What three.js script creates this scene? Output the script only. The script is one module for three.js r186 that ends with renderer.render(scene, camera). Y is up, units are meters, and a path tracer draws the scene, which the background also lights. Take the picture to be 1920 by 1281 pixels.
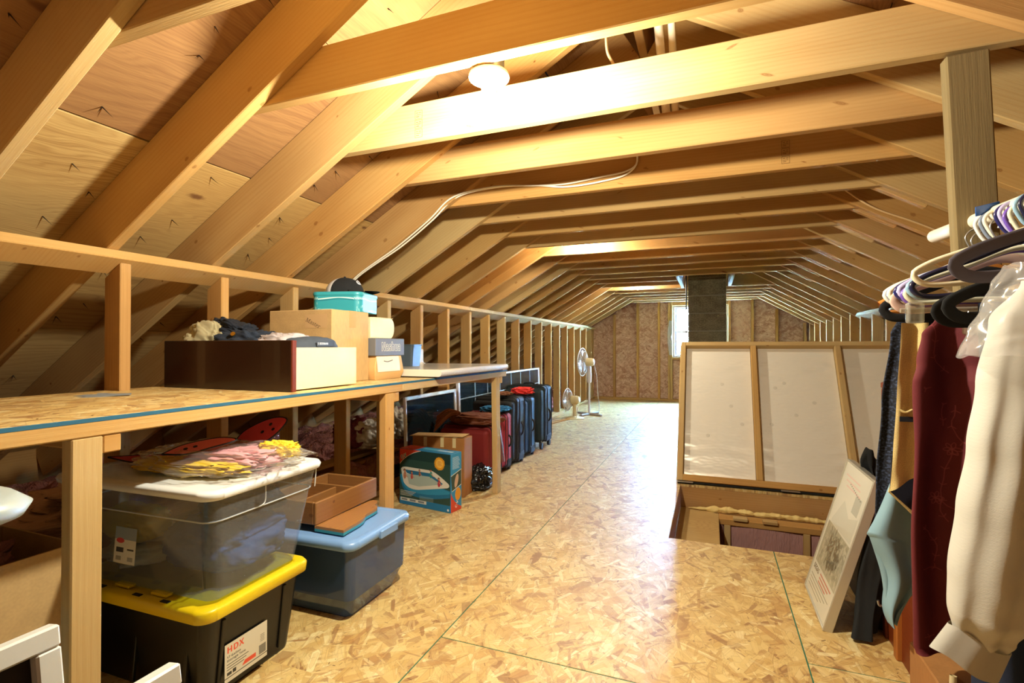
import * as THREE from 'three';
import { ImprovedNoise } from 'three/addons/math/ImprovedNoise.js';
import { RoundedBoxGeometry } from 'three/addons/geometries/RoundedBoxGeometry.js';
import { mergeGeometries } from 'three/addons/utils/BufferGeometryUtils.js';

// ---------------------------------------------------------------- camera, sky, exposure
const scene = new THREE.Scene();
const camera = new THREE.PerspectiveCamera(67.7, 1920 / 1281, 0.05, 60);
camera.position.set(0, 0.961, 0);
camera.rotation.order = 'YXZ';
camera.rotation.set(THREE.MathUtils.degToRad(0.5), THREE.MathUtils.degToRad(21.33), 0);
scene.background = new THREE.Color(0.27, 0.57, 1.0);     // overcast daylight, seen only through the gable window
scene.backgroundIntensity = 300;
const renderer = new THREE.WebGLRenderer();
renderer.toneMapping = THREE.LinearToneMapping;
renderer.toneMappingExposure = 1.5;
renderer.shadowMap.enabled = true;
const BULB = new THREE.Color(1.0, 0.945, 0.76);            // warm incandescent bulbs
const BULB_POWER = 6.2;

// ---------------------------------------------------------------- helpers
const noise = new ImprovedNoise();
const N = (x, y = 0, z = 0) => noise.noise(x + 31.7, y + 17.3, z + 5.1);
function rng(seed) { let s = seed >>> 0; return () => { s = (s + 0x6d2b79f5) | 0; let t = Math.imul(s ^ (s >>> 15), 1 | s); t = (t + Math.imul(t ^ (t >>> 7), 61 | t)) ^ t; return ((t ^ (t >>> 14)) >>> 0) / 4294967296; }; }
const lerp = (a, b, t) => a + (b - a) * t, clamp = (x, a = 0, b = 1) => Math.min(b, Math.max(a, x));
const sstep = (a, b, x) => { const t = clamp((x - a) / (b - a)); return t * t * (3 - 2 * t); };
const deg = THREE.MathUtils.degToRad;
const taken = new Map();
function numbered(name) { const n = taken.get(name) ?? 0; taken.set(name, n + 1); return n ? name + '_' + String(n).padStart(3, '0') : name; }
function tag(o, label, category, group, kind) {
  o.userData.label = label; o.userData.category = category;
  if (group) o.userData.group = group;
  if (kind) o.userData.kind = kind;
  return o;
}
function thing(name, label, category, [x, y, z] = [0, 0, 0], turn = 0, group, kind) {
  const o = new THREE.Group(); o.name = numbered(name); o.position.set(x, y, z); o.rotation.y = turn; scene.add(o);
  return tag(o, label, category, group, kind);
}
function part(name, geo, mat, parent, at, rot) {
  const m = new THREE.Mesh(geo, mat); m.name = parent === scene ? numbered(name) : name; m.castShadow = m.receiveShadow = true;
  if (at) m.position.set(...at);
  if (rot) m.rotation.set(...rot);
  parent.add(m); return m;
}
const single = (name, geo, mat, label, category, at, rot, group) => tag(part(name, geo, mat, scene, at, rot), label, category, group);

// chamfered box, length along x, uv in metres along the grain
function chamferBox(lx, ly, lz, c = 0.003, ou = 0, ov = 0) {
  const h = [lx / 2, ly / 2, lz / 2], P = [], U = [], Nn = [];
  c = Math.min(c, ...h.map((v) => v * 0.45));
  const put = (a, q, center) => {
    const n = new THREE.Vector3().crossVectors(new THREE.Vector3().subVectors(q[1], q[0]), new THREE.Vector3().subVectors(q[2], q[0])).normalize();
    if (n.dot(center) < 0) { q.reverse(); n.negate(); }
    const tris = q.length === 4 ? [0, 1, 2, 0, 2, 3] : [0, 1, 2];
    for (const i of tris) {
      const v = q[i]; P.push(v.x, v.y, v.z); Nn.push(n.x, n.y, n.z);
      if (a === 0) U.push(v.z + ou, v.y * 0.25 + ov); else if (a === 1) U.push(v.x + ou, v.z + ov + 0.11); else U.push(v.x + ou, v.y + ov);
    }
  };
  const V = (a, va, b, vb, d, vd) => { const r = [0, 0, 0]; r[a] = va; r[b] = vb; r[d] = vd; return new THREE.Vector3(...r); };
  for (let a = 0; a < 3; a++) {
    const b = (a + 1) % 3, d = (a + 2) % 3;
    for (const s of [-1, 1]) {
      const hb = h[b] - c, hd = h[d] - c;
      put(a, [[-1, -1], [1, -1], [1, 1], [-1, 1]].map(([p, q]) => V(a, s * h[a], b, p * hb, d, q * hd)), V(a, s, b, 0, d, 0));
      for (const s2 of [-1, 1]) {                                       // edge between faces a and b
        const q = [V(a, s * h[a], b, s2 * hb, d, -hd), V(a, s * h[a], b, s2 * hb, d, hd), V(a, s * (h[a] - c), b, s2 * h[b], d, hd), V(a, s * (h[a] - c), b, s2 * h[b], d, -hd)];
        put(a === 0 ? b : a, q, V(a, s, b, s2, d, 0));
      }
    }
  }
  for (const i of [-1, 1]) for (const j of [-1, 1]) for (const k of [-1, 1])
    put(0, [new THREE.Vector3(i * h[0], j * (h[1] - c), k * (h[2] - c)), new THREE.Vector3(i * (h[0] - c), j * h[1], k * (h[2] - c)), new THREE.Vector3(i * (h[0] - c), j * (h[1] - c), k * h[2])], new THREE.Vector3(i, j, k));
  const g = new THREE.BufferGeometry();
  g.setAttribute('position', new THREE.Float32BufferAttribute(P, 3)); g.setAttribute('normal', new THREE.Float32BufferAttribute(Nn, 3)); g.setAttribute('uv', new THREE.Float32BufferAttribute(U, 2));
  return g;
}
const boxCache = new Map();
function cbox(lx, ly, lz, c = 0.003, variant = 0) {
  const key = [lx, ly, lz, c].map((v) => v.toFixed(3)).join() + ':' + variant;
  if (!boxCache.has(key)) boxCache.set(key, chamferBox(lx, ly, lz, c, variant * 0.71 + 0.13, variant * 0.093));
  return boxCache.get(key);
}
let pieceCount = 0;
// boards whose length runs along x, y or z; given by their corners
function beamX(name, parent, mat, x0, x1, y0, y1, z0, z1, c) { return part(name, cbox(x1 - x0, y1 - y0, z1 - z0, c, pieceCount++ % 5), mat, parent, [(x0 + x1) / 2, (y0 + y1) / 2, (z0 + z1) / 2]); }
function beamZ(name, parent, mat, x0, x1, y0, y1, z0, z1, c) { return part(name, cbox(z1 - z0, y1 - y0, x1 - x0, c, pieceCount++ % 5), mat, parent, [(x0 + x1) / 2, (y0 + y1) / 2, (z0 + z1) / 2], [0, Math.PI / 2, 0]); }
function beamY(name, parent, mat, x0, x1, y0, y1, z0, z1, c) { return part(name, cbox(y1 - y0, x1 - x0, z1 - z0, c, pieceCount++ % 5), mat, parent, [(x0 + x1) / 2, (y0 + y1) / 2, (z0 + z1) / 2], [0, 0, Math.PI / 2]); }
const tube = (pts, r, seg = 24, rad = 8, closed = false) => new THREE.TubeGeometry(new THREE.CatmullRomCurve3(pts.map((p) => new THREE.Vector3(...p)), closed, 'centripetal'), seg, r, rad, closed);
const rbox = (x, y, z, r = 0.01, s = 3) => new RoundedBoxGeometry(x, y, z, s, Math.min(r, x / 2.01, y / 2.01, z / 2.01));
const lathe = (pts, seg = 32) => new THREE.LatheGeometry(pts.map((p) => new THREE.Vector2(...p)), seg);
const cyl = (r0, r1, h, seg = 24) => new THREE.CylinderGeometry(r0, r1, h, seg);
const moved = (g, at = [0, 0, 0], rot, scale) => { const m = new THREE.Matrix4().compose(new THREE.Vector3(...at), new THREE.Quaternion().setFromEuler(new THREE.Euler(...(rot ?? [0, 0, 0]))), new THREE.Vector3(...(scale ?? [1, 1, 1]))); return g.clone().applyMatrix4(m); };
const merge = (list) => mergeGeometries(list.map((g) => { const q = g.index ? g.toNonIndexed() : g.clone(); for (const k of Object.keys(q.attributes)) if (!['position', 'normal', 'uv'].includes(k)) q.deleteAttribute(k); return q; }));
// surface from a grid of points f(u, v) -> [x, y, z]
function sheet(f, nu, nv, closedU = false) {
  const P = [], U = [], I = [];
  for (let j = 0; j <= nv; j++) for (let i = 0; i <= nu; i++) { P.push(...f(closedU ? (i % nu) / nu : i / nu, j / nv)); U.push(i / nu, j / nv); }
  for (let j = 0; j < nv; j++) for (let i = 0; i < nu; i++) { const a = j * (nu + 1) + i, b = a + 1, c = a + nu + 1, d = c + 1; I.push(a, b, c, b, d, c); }
  const g = new THREE.BufferGeometry(); g.setAttribute('position', new THREE.Float32BufferAttribute(P, 3)); g.setAttribute('uv', new THREE.Float32BufferAttribute(U, 2)); g.setIndex(I); g.computeVertexNormals();
  if (closedU) { const n = g.attributes.normal; for (let j = 0; j <= nv; j++) { const a = j * (nu + 1), b = a + nu, v = new THREE.Vector3(n.getX(a) + n.getX(b), n.getY(a) + n.getY(b), n.getZ(a) + n.getZ(b)).normalize(); n.setXYZ(a, v.x, v.y, v.z); n.setXYZ(b, v.x, v.y, v.z); } }
  return g;
}
// soft heap of cloth: a squashed, creased ball standing on y = 0
function heap(w, h, d, seed = 1, crease = 0.12, freq = 5) {
  const g = new THREE.SphereGeometry(1, 64, 40), p = g.attributes.position;
  for (let i = 0; i < p.count; i++) {
    let x = p.getX(i), y = p.getY(i), z = p.getZ(i);
    const r = 1 + crease * (N(x * freq * 0.5 + seed, y * freq * 0.5, z * freq * 0.5) * 1.5 + Math.abs(N(x * freq + seed * 3, y * freq, z * freq)) * 1.4 + 0.35 * N(x * freq * 3, y * freq * 3 + seed, z * freq * 3));
    const q = (v) => Math.sign(v) * Math.pow(Math.abs(v), 0.72);
    x = q(x) * r; z = q(z) * r; y = y < 0 ? q(y) * 0.9 : q(y) * r;
    p.setXYZ(i, x * w / 2, Math.max(0, (y + 0.9) * h / 1.9), z * d / 2);
  }
  g.computeVertexNormals(); return g;
}

// ---------------------------------------------------------------- textures
function makeTex(w, h, fill, { srgb = true, sx = 1, sy = 1, mirror = true } = {}) {
  const data = new Uint8Array(w * h * 4);
  for (let y = 0, i = 0; y < h; y++) for (let x = 0; x < w; x++, i += 4) { const c = fill(x / w, y / h); data[i] = clamp(c[0], 0, 255); data[i + 1] = clamp(c[1], 0, 255); data[i + 2] = clamp(c[2], 0, 255); data[i + 3] = 255; }
  const t = new THREE.DataTexture(data, w, h); t.magFilter = THREE.LinearFilter; t.wrapS = t.wrapT = mirror ? THREE.MirroredRepeatWrapping : THREE.RepeatWrapping;
  if (srgb) t.colorSpace = THREE.SRGBColorSpace;
  t.repeat.set(1 / sx, 1 / sy); t.needsUpdate = true; return t;
}
function canvasTex(w, h, draw, { srgb = true, sx = 1, sy = 1, wrap } = {}) {
  const c = document.createElement('canvas'); c.width = w; c.height = h; draw(c.getContext('2d'), w, h);
  const t = new THREE.CanvasTexture(c); if (srgb) t.colorSpace = THREE.SRGBColorSpace; t.magFilter = THREE.LinearFilter;
  t.wrapS = t.wrapT = wrap ?? THREE.ClampToEdgeWrapping; t.repeat.set(1 / sx, 1 / sy); return t;
}
const mix3 = (a, b, t) => [lerp(a[0], b[0], t), lerp(a[1], b[1], t), lerp(a[2], b[2], t)];
// sawn softwood: straight grain that bends round knots (2.4 m x 0.30 m)
function pineTex(seed, light, dark, knotCount, grain = 1) {
  const R = rng(seed), knots = [];
  for (let i = 0; i < knotCount; i++) knots.push([0.08 + 2.24 * (i + R()) / knotCount, 0.03 + R() * 0.24, 0.0035 + R() * R() * 0.012, R() < 0.3]);
  return makeTex(1024, 256, (u, v) => {
    const x = u * 2.4, y = v * 0.3; let yy = y + 0.012 * N(x * 1.1, y * 4, seed) + 0.004 * N(x * 3, y * 20, seed + 4), knot = 0, ring = 0;
    for (const [kx, ky, kr, hard] of knots) {
      const dx = (x - kx) / 1.5, dy = y - ky, d = Math.hypot(dx, dy);
      if (d < 0.08) { yy += Math.sign(dy || 1) * kr * 0.8 * Math.exp(-((d / (kr * 2.4)) ** 2)); }
      const k = sstep(kr * 1.25, kr * 0.65, d + 0.002 * N(x * 90, y * 90, seed)); if (k > knot) { knot = k; ring = (0.75 + 0.25 * Math.sin(d * 1500)) * (hard ? 0.9 : 0.55); }
    }
    const band = Math.sin(yy * 430 + 7 * N(x * 0.7, y * 12, seed + 2)), g = Math.pow(0.5 + 0.5 * band, 2.2) * (0.5 + 0.5 * N(x * 0.8, y * 14, seed + 7));
    const fibre = N(x * 9, y * 900, seed), blot = N(x * 2.2, y * 9, seed + 11);
    let c = mix3(light, dark, clamp(0.20 + grain * (0.24 * g + 0.12 * fibre) + 0.34 * blot));
    if (knot) c = mix3(c, [126, 76, 40], knot * ring * 0.9);
    return c;
  }, { sx: 2.4, sy: 0.3 });
}
// rotary-cut plywood: wide flame grain (2.44 m x 1.22 m)
function plyTex(seed, light, dark, contrast) {
  const R = rng(seed), plugs = []; for (let i = 0; i < 9; i++) plugs.push([R() * 2.4, R() * 1.2, 0.012 + R() * 0.018]);
  return makeTex(1536, 768, (u, v) => {
    const x = u * 2.44, y = v * 1.22;
    const f = 2.6 * N(x * 0.8, y * 2.2, seed) + 0.9 * N(x * 2.1, y * 6, seed + 3) + 0.3 * N(x * 7, y * 24, seed + 5) + y * 14;
    const g = 0.6 * Math.pow(0.5 + 0.5 * Math.sin(f * 9), 2.0) * (0.45 + 0.8 * N(x * 1.1, y * 3, seed + 21)) + 0.55 * Math.pow(0.5 + 0.5 * Math.sin(f * 34 + 3 * N(x * 5, y * 30, seed)), 2) * (0.5 + N(x * 2.3, y * 5, seed + 30)), fibre = N(x * 14, y * 320, seed), blot = N(x * 1.7, y * 3.4, seed + 9);
    let c = mix3(light, dark, clamp(0.12 + contrast * (0.55 * g + 0.2 * fibre) + 0.2 * blot));
    for (const [px, py, r] of plugs) { const d = Math.hypot((x - px) * 0.45, y - py); if (d < r * 2) c = mix3(c, [96, 58, 30], 0.75 * sstep(r, r * 0.25, d + 0.004 * N(x * 60, y * 60, seed)) ); }
    return c;
  }, { sx: 2.44, sy: 1.22 });
}
// oriented strand board: pressed wood flakes (2.35 m x 1.1 m)
function osbTex(seed, tones, w = 2048, h = 1024) {
  return canvasTex(w, h, (c) => {
    const R = rng(seed); c.fillStyle = tones[0]; c.fillRect(0, 0, w, h);
    const flake = (n, len, wid, pick, alpha) => { for (let i = 0; i < n; i++) {
      const x = R() * w, y = R() * h, L = len * (0.45 + R()), W = wid * (0.4 + R() * 1.1), a = (R() - 0.5) * 2.4 + (R() < 0.22 ? 1.57 : 0), ca = Math.cos(a), sa = Math.sin(a), k = 0.12 + R() * 0.25;
      c.globalAlpha = alpha * (0.55 + 0.45 * R()); c.fillStyle = tones[Math.floor(Math.pow(R(), pick) * tones.length) % tones.length]; c.beginPath();
      const pts = [[-L / 2, -W / 2 * R()], [-L / 2 + L * k * 0.5, -W / 2], [L / 2 - L * k, -W / 2 * (0.6 + 0.4 * R())], [L / 2, W / 2 * (R() - 0.5)], [L / 2 - L * k * R(), W / 2], [-L / 2 + L * k * R(), W / 2]];
      pts.forEach(([px, py], j) => { const X = x + px * ca - py * sa, Y = y + px * sa + py * ca; j ? c.lineTo(X, Y) : c.moveTo(X, Y); }); c.closePath(); c.fill();
      c.globalAlpha = 0.45 * R(); c.strokeStyle = '#6b4420'; c.lineWidth = 0.9; c.stroke();
      if (R() < 0.75) { c.globalAlpha = 0.26; c.strokeStyle = R() < 0.5 ? '#8a5a2a' : '#f7dfa4'; c.lineWidth = 0.7; for (let q = 0; q < 3; q++) { const o = (R() - 0.5) * W * 0.7; c.beginPath(); c.moveTo(x - L * 0.4 * ca - o * sa, y - L * 0.4 * sa + o * ca); c.lineTo(x + L * 0.4 * ca - o * sa, y + L * 0.4 * sa + o * ca); c.stroke(); } }
    } };
    flake(3600, 130, 56, 1.7, 0.95); flake(3400, 120, 34, 1.9, 0.92); flake(2200, 90, 16, 1.7, 0.85); flake(150, 76, 40, 0.3, 0.65); flake(1500, 48, 6, 0.8, 0.6);
    c.globalAlpha = 0.8; for (let i = 0; i < 520; i++) { c.fillStyle = R() < 0.6 ? '#5c3a1c' : '#8c6434'; const x = R() * w, y = R() * h, a = R() * 3.1, L = 3 + R() * 16; c.save(); c.translate(x, y); c.rotate(a); c.fillRect(0, 0, L, 1 + R() * 2.2); c.restore(); }
    c.globalAlpha = 1;
  }, { sx: 2.35, sy: 1.1, wrap: THREE.RepeatWrapping });
}
const grainBump = makeTex(512, 256, (u, v) => { const a = 128 + 70 * N(u * 14, v * 150, 2) + 40 * N(u * 40, v * 320, 7); return [a, a, a]; }, { srgb: false, sx: 1.2, sy: 0.25 });
const clothBump = makeTex(256, 256, (u, v) => { const a = 128 + 60 * Math.sin(u * 402) * Math.sin(v * 402) + 40 * N(u * 40, v * 40); return [a, a, a]; }, { srgb: false, sx: 0.12, sy: 0.12 });
const lumpBump = makeTex(512, 512, (u, v) => { const a = 128 + 60 * N(u * 16, v * 16, 1) + 45 * N(u * 50, v * 50, 2) + 30 * N(u * 120, v * 120, 3); return [a, a, a]; }, { srgb: false, sx: 1, sy: 1 });
const S = (o) => new THREE.MeshStandardMaterial({ roughness: 0.8, ...o });
const Ph = (o) => new THREE.MeshPhysicalMaterial({ roughness: 0.5, ...o });
const col = (hex) => new THREE.Color(hex);

const pineA = pineTex(11, [236, 208, 160], [204, 160, 104], 9), pineB = pineTex(29, [230, 196, 144], [188, 140, 86], 11, 1.1), pineC = pineTex(47, [226, 184, 130], [180, 126, 76], 8);
const WOODTONE = new THREE.Color(0.67, 0.64, 0.525);
const woodOpt = { bumpMap: grainBump, bumpScale: 0.0006, roughness: 0.92 };
const W = (o) => Ph({ specularIntensity: 0.3, ...o });
const PINE = [W({ map: pineA, color: WOODTONE, ...woodOpt }), W({ map: pineB, color: WOODTONE, ...woodOpt }), W({ map: pineC, color: WOODTONE, ...woodOpt }), W({ map: pineA, color: col('#d5c4a2'), ...woodOpt }), W({ map: pineB, color: col('#d9c8a6'), ...woodOpt })];
const pine = (i) => PINE[((i % 5) + 5) % 5];
const TREATED = S({ color: col('#d9d6c8'), map: pineTex(63, [160, 142, 104], [104, 88, 58], 4, 1.5), ...woodOpt });
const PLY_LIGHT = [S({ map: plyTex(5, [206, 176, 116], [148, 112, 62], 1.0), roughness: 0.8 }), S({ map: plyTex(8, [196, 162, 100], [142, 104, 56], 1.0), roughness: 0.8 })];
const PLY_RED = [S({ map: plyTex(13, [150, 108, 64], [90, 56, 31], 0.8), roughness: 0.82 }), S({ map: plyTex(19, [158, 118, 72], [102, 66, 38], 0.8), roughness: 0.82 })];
const OSB = Ph({ clearcoat: 0.5, clearcoatRoughness: 0.42, color: new THREE.Color(0.92, 0.91, 0.745), map: osbTex(3, ['#e0c288', '#ead2a0', '#d4b074', '#e4c88e', '#cfa96c', '#f3e4bc', '#dcbc82', '#c79e64', '#d6b47e', '#b88a56', '#9c7048']), roughness: 0.5, bumpMap: lumpBump, bumpScale: 0.0008 });
const OSB_WALL = S({ map: osbTex(9, ['#d6b29c', '#dfbea8', '#cba58e', '#c49a84', '#e6c9b6', '#b98c76', '#a67862'], 2048, 1024), roughness: 0.85, bumpMap: lumpBump, bumpScale: 0.001 });
const GREEN_SEAL = S({ color: col('#2c6b52'), roughness: 0.9 });
// ---------------------------------------------------------------- the shell of the attic
const SL = 0.585, ANG = Math.atan(SL), CA = Math.cos(ANG), SA = Math.sin(ANG);
const XR = -0.2835, YR = 2.295;                    // ridge line of the rafters' undersides
const XL = -1.292, XRT = 0.725, TIE_Y = 1.705, STEP = 0.4064, THK = 0.038;
const zf = (k) => -(1.1855 + STEP * (k - 1));      // near face of collar tie k
const RAF_D = 0.19, EAVE = 3.72, BACK = 1.25, FAR = -9.245;
const under = (x) => YR - SL * Math.abs(x - XR);   // underside of the rafters above x
const ceiling = thing('ceiling', 'sloping pine rafters, collar ties and plywood roof boards of the attic', 'ceiling', [0, 0, 0], 0, null, 'structure');
const PLYT = 0.014;
function slopeBoard(name, parent, mat, side, s0, s1, d0, d1, z0, z1, variant, c = 0.003) {
  // s along the slope down from the ridge, d perpendicular above the rafters' underside
  const len = s1 - s0, s = (s0 + s1) / 2, d = (d0 + d1) / 2;
  const x = XR + side * (s * CA + d * SA), y = YR - s * SA + d * CA;
  return part(name, cbox(len, d1 - d0, z1 - z0, c, variant), mat, parent, [x, y, (z0 + z1) / 2], [0, 0, side > 0 ? -ANG : ANG]);
}
const RL = EAVE / CA;
for (let k = -5; k <= 20; k++) {
  const z = zf(k);
  for (const side of [-1, 1]) slopeBoard('rafter', ceiling, pine(k * 3 + (side > 0 ? 1 : 0)), side, 0.02, RL, 0, RAF_D, z, z + THK, (k + 7 + (side > 0 ? 2 : 0)) % 5);
  if (k >= 5 && k <= 12) slopeBoard('sister_board', ceiling, pine(k + 3), 1, 0.25, (0.918 - XR) / CA, 0, 0.14, z - 2 * THK, z - THK, k % 5);
}
// collar ties, their ends cut to the roof slope
function tieGeo(x0, x1, variant) {
  const g = chamferBox(x1 - x0, 0.14, THK, 0.003, variant * 0.6, variant * 0.05), p = g.attributes.position, cx = (x0 + x1) / 2;
  for (let i = 0; i < p.count; i++) {
    const x = p.getX(i) + cx, y = p.getY(i), top = y > 0;
    if (top && Math.abs(x - x0) < 0.02 && x0 < -1.3) p.setX(i, p.getX(i) + 0.14 / SL);
    if (top && Math.abs(x - x1) < 0.02 && x1 > 0.7) p.setX(i, p.getX(i) - 0.14 / SL);
  }
  return g;
}
const tieGeos = [0, 1, 2, 3].map((v) => tieGeo(XL - 0.22, XRT + 0.22, v)), shortTie = tieGeo(XL - 0.22, -0.354, 1);
for (let k = -5; k <= 20; k++) {
  const cut = k === 13 || k === 14;
  part('collar_tie', cut ? shortTie : tieGeos[(k + 6) % 4], pine(k * 2 + 1), ceiling, [cut ? (XL - 0.22 - 0.354) / 2 : (XL + XRT) / 2, TIE_Y + 0.07, zf(k) - THK / 2]);
}
beamZ('header', ceiling, pine(1), -0.352, -0.314, TIE_Y, TIE_Y + 0.14, zf(15), zf(12) - THK);
beamZ('header', ceiling, pine(1), 0.20, 0.238, TIE_Y, TIE_Y + 0.14, zf(15), zf(12) - THK);
beamZ('ridge_board', ceiling, pine(2), XR - 0.019, XR + 0.019, YR + 0.0, YR + 0.23, FAR, BACK);
// grade stamps printed on two ties
{
  const st = canvasTex(64, 192, (c, w, h) => { c.fillStyle = '#000'; c.fillRect(0, 0, w, h); c.strokeStyle = '#8a8a8a'; c.fillStyle = '#8a8a8a'; c.lineWidth = 3; for (let i = 0; i < 3; i++) { c.strokeRect(6, 8 + i * 62, 52, 54); c.fillRect(14, 20 + i * 62, 14, 5); c.fillRect(34, 20 + i * 62, 16, 5); c.fillRect(14, 34 + i * 62, 36, 4); c.fillRect(14, 46 + i * 62, 22, 5); } }, { srgb: false });
  const ink = new THREE.MeshStandardMaterial({ color: col('#4a2f18'), roughness: 0.9, alphaMap: st, transparent: true });
  for (const [x, y, k] of [[-0.985, TIE_Y + 0.062, 2], [0.295, TIE_Y + 0.072, 4]]) part('grade_stamp', new THREE.PlaneGeometry(0.036, 0.105), ink, ceiling, [x, y, zf(k) + 0.0008]);
}
// roof boards: plywood sheets, long side along the building, joints 3 mm open
{
  const rows = [[-0.114, 0.40], [0.40, 1.603], [1.603, 2.81], [2.81, RL + 0.05]];
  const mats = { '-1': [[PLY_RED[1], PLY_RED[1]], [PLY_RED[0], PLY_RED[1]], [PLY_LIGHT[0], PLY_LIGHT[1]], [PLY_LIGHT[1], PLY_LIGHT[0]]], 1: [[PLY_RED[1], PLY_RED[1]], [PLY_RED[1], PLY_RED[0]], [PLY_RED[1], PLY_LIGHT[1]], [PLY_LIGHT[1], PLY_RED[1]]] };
  for (const side of [-1, 1]) rows.forEach(([s0, s1], r) => {
    const off = (r % 2 ? 1.219 : 0) + 0.02;
    for (let i = 0, z = BACK + off; z > FAR; i++, z -= 2.438) {
      const z1 = Math.min(z, BACK), z0 = Math.max(z - 2.435, FAR - 0.1);
      if (z1 - z0 < 0.05) continue;
      const len = z1 - z0, w = s1 - s0 - 0.007, s = (s0 + s1) / 2, d = RAF_D + PLYT / 2;
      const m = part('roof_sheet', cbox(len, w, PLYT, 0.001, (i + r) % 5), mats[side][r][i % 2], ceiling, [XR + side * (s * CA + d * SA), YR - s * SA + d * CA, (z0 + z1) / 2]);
      const X = new THREE.Vector3(0, 0, 1), Y = new THREE.Vector3(-side * CA, SA, 0), Z = new THREE.Vector3().crossVectors(X, Y); m.quaternion.setFromRotationMatrix(new THREE.Matrix4().makeBasis(X, Y, Z));
    }
    if (r) { const d = RAF_D + PLYT + 0.004, m = part('roofing_felt', cbox(BACK - FAR + 0.1, 0.05, 0.006, 0.001, 0), S({ color: col('#16120e') }), ceiling); const X = new THREE.Vector3(0, 0, 1), Y = new THREE.Vector3(-side * CA, SA, 0); m.position.set(XR + side * (s0 * CA + d * SA), YR - s0 * SA + d * CA, (BACK + FAR - 0.1) / 2); m.quaternion.setFromRotationMatrix(new THREE.Matrix4().makeBasis(X, Y, new THREE.Vector3().crossVectors(X, Y))); }
  });
  // shingle nails that come through the roof boards in pairs
  const R = rng(77), cone = new THREE.ConeGeometry(0.0021, 1, 5), list = [];
  for (const side of [-1, 1]) for (let s = 0.3; s < 3.4; s += 0.135) for (let z = 0.4; z > -6.4; z -= 0.29) {
    if (R() < 0.3) continue;
    const ss = s + (R() - 0.5) * 0.05, zz = z + (R() - 0.5) * 0.2, near = zz - zf(Math.round((-zz - 1.1855) / STEP + 1)); if (near > -0.01 && near < 0.05) continue;
    const d = RAF_D, base = new THREE.Vector3(XR + side * (ss * CA + d * SA), YR - ss * SA + d * CA, zz), nrm = new THREE.Vector3(-side * SA, -CA, 0);
    const n = R() < 0.6 ? 2 : 1;
    for (let q = 0; q < n; q++) {
      const dir = nrm.clone().add(new THREE.Vector3((R() - 0.5) * 0.9, (R() - 0.5) * 0.3, (q ? 1 : -1) * (0.3 + R() * 0.6))).normalize(), L = 0.022 + R() * 0.022;
      const qn = new THREE.Quaternion().setFromUnitVectors(new THREE.Vector3(0, 1, 0), dir);
      list.push(cone.clone().applyMatrix4(new THREE.Matrix4().compose(base.clone().addScaledVector(dir, L / 2), qn, new THREE.Vector3(1, L, 1))));
    }
  }
  const nails = part('nail_points', merge(list), S({ color: col('#2a2018'), roughness: 0.5, metalness: 0.6 }), ceiling); nails.userData.kind = 'stuff';
}

// ---- knee walls
function slantStud(variant, len, side) {        // stud 89 mm deep whose top is cut to the roof slope; local x is up
  const g = chamferBox(len, 0.089, THK, 0.003, variant * 0.6, variant * 0.08), p = g.attributes.position;
  for (let i = 0; i < p.count; i++) if (p.getX(i) > 0) p.setX(i, p.getX(i) - SL * (side < 0 ? (p.getY(i) + 0.0445) : (0.0445 - p.getY(i))));
  return g;
}
const KL = -1.975, KR = 1.409;
const wallLeft = thing('wall_left', 'low left stud wall under the rafters, open between its studs', 'wall', [0, 0, 0], 0, null, 'structure');
const plateDrop = THK / CA;
{
  const len = under(KL) - plateDrop - 0.038, geos = [0, 1, 2, 3].map((v) => slantStud(v, len, -1));
  for (let k = -5; k <= 20; k++) { if (zf(k) < FAR + 0.1) continue; part('stud', geos[(k + 8) % 4], pine(k * 2), wallLeft, [KL - 0.0445, 0.038 + len / 2, zf(k) - 0.024], [0, 0, Math.PI / 2]); }
  // tilted top plate, nailed up against the rafters, in two lengths
  const s0 = (XR - KL) / CA;
  slopeBoard('top_plate', wallLeft, pine(3), -1, s0, s0 + 0.1, -THK, 0, -4.02, BACK, 1);
  slopeBoard('top_plate', wallLeft, pine(0), -1, s0, s0 + 0.1, -THK, 0, FAR + 0.05, -4.024, 2);
  beamZ('sole_plate', wallLeft, pine(1), KL - 0.089, KL, 0, 0.038, FAR + 0.05, BACK);
}
const wallRight = thing('wall_right', 'low right stud wall beyond the raised hatch lid', 'wall', [0, 0, 0], 0, null, 'structure');
{
  const len = under(KR) - plateDrop - 0.038, geos = [0, 1, 2].map((v) => slantStud(v, len, 1)), long = slantStud(1, len + plateDrop, 1);
  for (let k = -5; k <= 20; k++) { if (zf(k) < FAR + 0.1) continue; const far = zf(k) < -6.1; part('stud', far ? long : geos[(k + 8) % 3], pine(k * 2 + 1), wallRight, [KR + 0.0445, 0.038 + len / 2 + (far ? plateDrop / 2 : 0), zf(k) - 0.024], [0, 0, Math.PI / 2]); }
  const s0 = (KR - XR) / CA;
  slopeBoard('top_plate', wallRight, pine(0), 1, s0, s0 + 0.1, -THK, 0, -6.2, BACK, 1);
  beamZ('sole_plate', wallRight, pine(1), KR, KR + 0.089, 0, 0.038, FAR + 0.05, BACK);
}

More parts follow.
